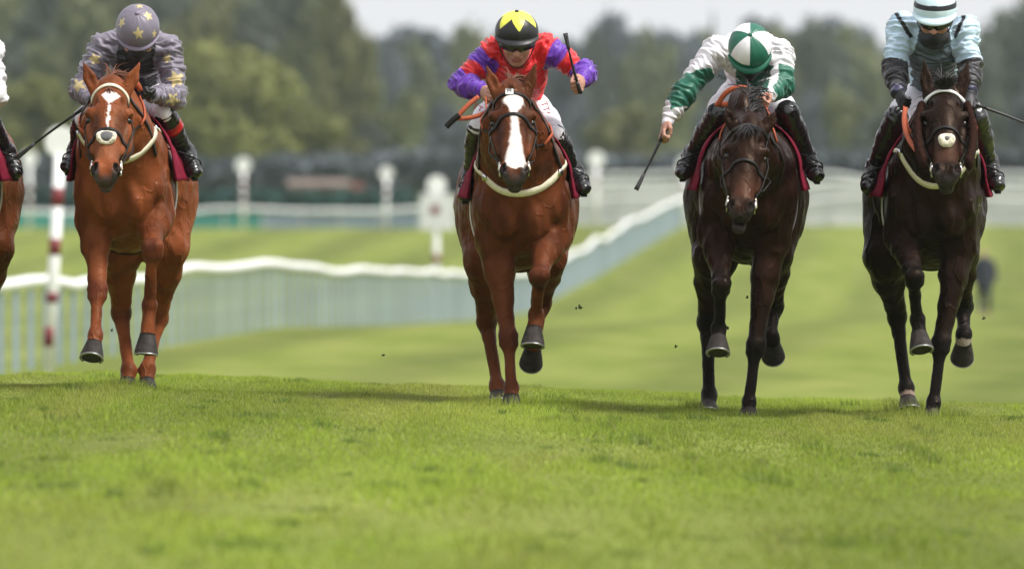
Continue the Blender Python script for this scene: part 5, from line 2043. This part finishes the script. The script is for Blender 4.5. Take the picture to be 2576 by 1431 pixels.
J3 = dict(key='j3', label='person in green and white silks with quartered cap reaching a whip down to the left', horse=H3,
    pel=(1890, 240, 430), wai=(1890, 165, 330), che=(1888, 140, 215), nec=(1886, 138, 140), head=(1886, 126, 70), pitch=56, hump=.05, pk=.7,
    shL=(1802, 132, 180), elL=(1722, 232, 120), wrL=(1680, 306, 60), haL=(1668, 334, 42), shR=(1960, 138, 180), elR=(1966, 214, 120), wrR=(1926, 242, 10), haR=(1915, 258, -25),
    knL=(1795, 305, 130), anL=(1740, 390, 255), toL=(1718, 436, 205), knR=(1988, 300, 130), anR=(2030, 392, 255), toR=(2055, 442, 205),
    grip=((-.45, -.1, -.9), (.4, -.5, .7)), back=(0, -.9, .5), silk=silk3, cap=cap3, peak=(.012, .120, .075), collarmat=M_GREENC, mask=True, mask_u=20, goggles=True, boot_t=-.07)
J4 = dict(key='j4', label='person in pale blue silks with black sleeves and striped cap on the near black horse', horse=H4,
    pel=(2352, 245, 430), wai=(2352, 170, 320), che=(2350, 118, 190), nec=(2350, 92, 135), head=(2352, 32, 78), pitch=22, hump=.0, yaw=-6,
    shL=(2268, 70, 160), elL=(2250, 172, 120), wrL=(2260, 232, 20), haL=(2270, 256, -15), shR=(2426, 74, 160), elR=(2440, 170, 120), wrR=(2440, 236, 20), haR=(2437, 260, -15),
    knL=(2248, 312, 130), anL=(2200, 420, 255), toL=(2184, 470, 205), knR=(2460, 312, 130), anR=(2488, 412, 255), toR=(2510, 466, 205),
    grip=((.4, -.5, .7), (.9, -.2, -.35)), gloves=(1, 1), silk=silk4, cap=cap4, peak=(.55, .70, .76), goggles=True, gog_u=-19, mask=True, cuffmat=M_BLACK, boot_t=-.06)
J5 = dict(J1, key='j5', label='person in white silks mostly cut off by the left edge of the picture', horse=H5, shift=-452, silk=silk5, cap=cap5, peak=(.72, .72, .74), vox=.009, mask=False, bootband=None)

for h in (H1, H2, H3, H4, H5):
    horse(h)
    tack(h)
for j in (J1, J2, J3, J4, J5):
    jockey(j)

# horse extras
fleece_roll(H1, 'fleece_noseband', (-.005, .60, .024), (.066, .052), M_FLEECE, .020, .98)
fleece_roll(H4, 'fleece_noseband', (.005, .61, .026), (.044, .042), M_FLEECE, .025, .62)
for g in (-1, 1):
    S_ = SDF(.007)
    hh = H4['H']
    for t in np.linspace(0, 1, 12):
        S_.ell(hh.p(g * (.185 + .040 * math.sin(t * 3.14)), .13 + .60 * t, -.14 + .03 * t), np.array([.034, .05, .072]) * hh.L, .02, hh.R)
    S_.build()
    v_, f_ = S_.mesh()
    v_ = v_ + vnormals(v_, f_) * (.010 * (fbm(v_ * 70, 3, 2) - .4))[:, None]
    obj('fleece_cheekpiece', mesh_data('fleece_cheekpiece', v_ - root_off(H4['root']), f_), M_FLEECEB, H4['root'])

def loose_rein(h, name, pts, m, w=.026, t=.008):
    b = MB()
    p = bez([h['Q'](*q) for q in pts], 18)
    d = np.gradient(p, axis=0)
    b.ribbon(p, [np.array([0, -1.0, .15])] * len(p), w, t)
    return b.build(name, m, h['root'])
loose_rein(H2, 'rein_loop', [(1204, 244, -40), (1176, 262, -50), (1148, 298, -55)], M_RUBBER)
loose_rein(H2, 'rein_loop', [(1148, 298, -56), (1185, 302, -60), (1226, 282, -50)], M_RUBBER)
loose_rein(H2, 'rein_end', [(1156, 290, -58), (1140, 300, -60), (1122, 320, -60)], M_LEATH, .034, .012)
loose_rein(H3, 'rein_loop', [(1806, 268, -30), (1826, 205, -50), (1888, 212, -60), (1904, 248, -50)], M_RUBBER, .03)
loose_rein(H3, 'rein_loop', [(1800, 262, -20), (1818, 264, -30), (1838, 262, -40)], M_RUBBER, .03)
loose_rein(H4, 'rein_loop', [(2278, 272, -60), (2262, 340, -140), (2318, 392, -280)], M_RUBBER, .028)
loose_rein(H1, 'rein_loop', [(338, 206, -60), (350, 214, -60), (352, 228, -50)], M_RUBBER, .03)
# white browband badge with a letter
hh = H2['H']
c_ = H2['S'].hit(hh.p(-.02, .085, .5), hh.p(-.02, .085, -.1)) + hh.w * .012
b = MB()
b.box(c_, .044, .040, .006, np.stack([hh.u, hh.v, hh.w], 1))
bd_ = b.build('badge', M_GIRTH, H2['root'], smooth=False)
flat_text('M', 'badge_letter', .034, c_ + hh.w * .005, hh.u, -hh.v, M_TEXT, bd_, root_off(H2['root']))

# whips
whip('whip', [P(234, 258, -34), P(140, 318, 0), P(42, 398, 30)], 'black whip held low to the left by the starry jockey')
whip('whip', [P(1461, 236, -24), P(1440, 175, -40), P(1422, 84, -60)], 'black whip held upright by the red and purple jockey')
whip('whip', [P(1674, 326, 36), P(1645, 390, 20), P(1600, 478, 0)], 'black whip hanging down from the bare hand of the green and white jockey')
whip('whip', [P(2432, 256, -14), P(2520, 285, 10), P(2640, 334, 40)], 'black whip pointing out to the right from the pale blue jockey')

# lettering on the breeches and on the vest
flat_text('TTOW', 'lettering', .052, J2['hip_'][-1] * .42 + J2['kn_'][-1] * .58 + np.array([-.02, -.11, .045]), (.85, -.1, -.5), (.5, 0, .85), M_REDTX, J2['root'], J2['off'])
flat_text('TTOW', 'lettering', .050, J2['hip_'][1] * .45 + J2['kn_'][1] * .55 + np.array([.02, -.10, .05]), (.30, -.1, -.95), (.95, 0, .30), M_REDTX, J2['root'], J2['off'])
flat_text('MA', 'lettering', .034, P(1816, 196, 60), (.95, 0, -.3), (.3, 0, .95), M_TEXT, J3['root'], J3['off'])

# far walker
def walker():
    g = gpt(2476, 288)
    root = empty('person', g, 'far figure in dark clothes walking on the turf behind the rightmost horse', 'person')
    S = SDF(.02)
    z = lambda a, b, c: g + np.array([a, c, b])
    S.chain([z(0, .92, 0), z(0, 1.15, 0), z(0, 1.40, 0)], [.15, .14, .16], .06)
    S.ell(z(0, 1.63, -.02), (.085, .10, .115), .02)
    S.cone(z(0, 1.42, 0), z(0, 1.6, 0), .06, .06, .03)
    for s in (-1, 1):
        S.chain([z(s * .10, .9, 0), z(s * .12, .48, -.05 * s), z(s * .11, .06, .12 * s), z(s * .12, .04, .12 * s - .14)], [.10, .065, .05, .045], .04)
        S.chain([z(s * .2, 1.40, 0), z(s * .27, 1.12, .03), z(s * .24, .86, -.1)], [.07, .055, .04], .04)
    S.build(); v, f = S.mesh()
    obj('body', mesh_data('person_body', v - g, f), mat('walker_skin', (.35, .2, .15), rough=.6), root)
    S = SDF(.02)
    S.chain([z(0, .80, 0), z(0, 1.15, 0), z(0, 1.42, 0)], [.21, .19, .18], .06)
    for s in (-1, 1):
        S.chain([z(s * .2, 1.42, 0), z(s * .28, 1.12, .03), z(s * .25, .90, -.08)], [.09, .08, .06], .04)
    S.build(); v, f = S.mesh()
    obj('coat', mesh_data('coat', v - g, f), mat('navy_coat', (.018, .022, .035), rough=.8), root)
    S = SDF(.02)
    for s in (-1, 1):
        S.chain([z(s * .10, .92, 0), z(s * .12, .48, -.05 * s), z(s * .11, .08, .12 * s)], [.125, .085, .07], .04)
    S.build(); v, f = S.mesh()
    obj('trousers', mesh_data('trousers', v - g, f), mat('dark_trousers', (.03, .035, .045), rough=.8), root)
walker()

# clods of turf thrown up by the hooves
M_CLOD = mat('turf_clod', (.045, .055, .018), rough=.95, noise=.5, nscale=60)
for i, (x, y, r, d, lab) in enumerate(((1457, 771, 7, 60, 'dark clod of turf in the air right of the white-blazed chestnut'),
                                  (966, 893, 4, 100, 'small clod of turf in the air left of the white-blazed chestnut'),
                                  (1831, 826, 5, 300, 'crumb of turf in the air beside the raised hoof of the third horse'),
                                  (2475, 800, 4, 200, 'crumb of turf in the air beside the lifted hind hoof of the rightmost horse'),
                                  (1700, 870, 4, 300, 'crumb of turf in the air left of the third horse'),
                                  (1812, 682, 4, 300, 'crumb of turf in the air between the forelegs of the third horse'),
                                  (280, 828, 4, 300, 'crumb of turf in the air between the forelegs of the leftmost chestnut'),
                                  (1880, 745, 4, 300, 'crumb of turf in the air under the belly of the third horse'))):
    c0 = P(x, y, d)
    S = SDF(.004)
    rr = np.random.default_rng(i)
    for k in range(5):
        S.ell(c0 + rr.normal(0, .45, 3) * r * K, np.array(rr.uniform(.35, .75, 3)) * r * K, .004)
    S.build(); v, f = S.mesh()
    o = obj('turf_clod', mesh_data('turf_clod', v - c0, f), M_CLOD, loc=tuple(c0))
    tag(o, lab, 'turf clod', 'flying clods of turf')

# hazy air
def haze():
    b = MB()
    b.box((0, 2080, 21), 3010, 4250, 50)
    me = b.data('haze', smooth=False)
    m = bpy.data.materials.new('haze')
    m.use_nodes = True
    t = m.node_tree
    t.nodes.clear()
    o = t.nodes.new('ShaderNodeOutputMaterial')
    pv = t.nodes.new('ShaderNodeVolumePrincipled')
    pv.inputs['Color'].default_value = (.76, .85, .95, 1)
    pv.inputs['Density'].default_value = 0.00010
    pv.inputs['Anisotropy'].default_value = 0.2
    t.links.new(pv.outputs[0], o.inputs['Volume'])
    tag(obj('haze', me, m), kind='stuff')
haze()
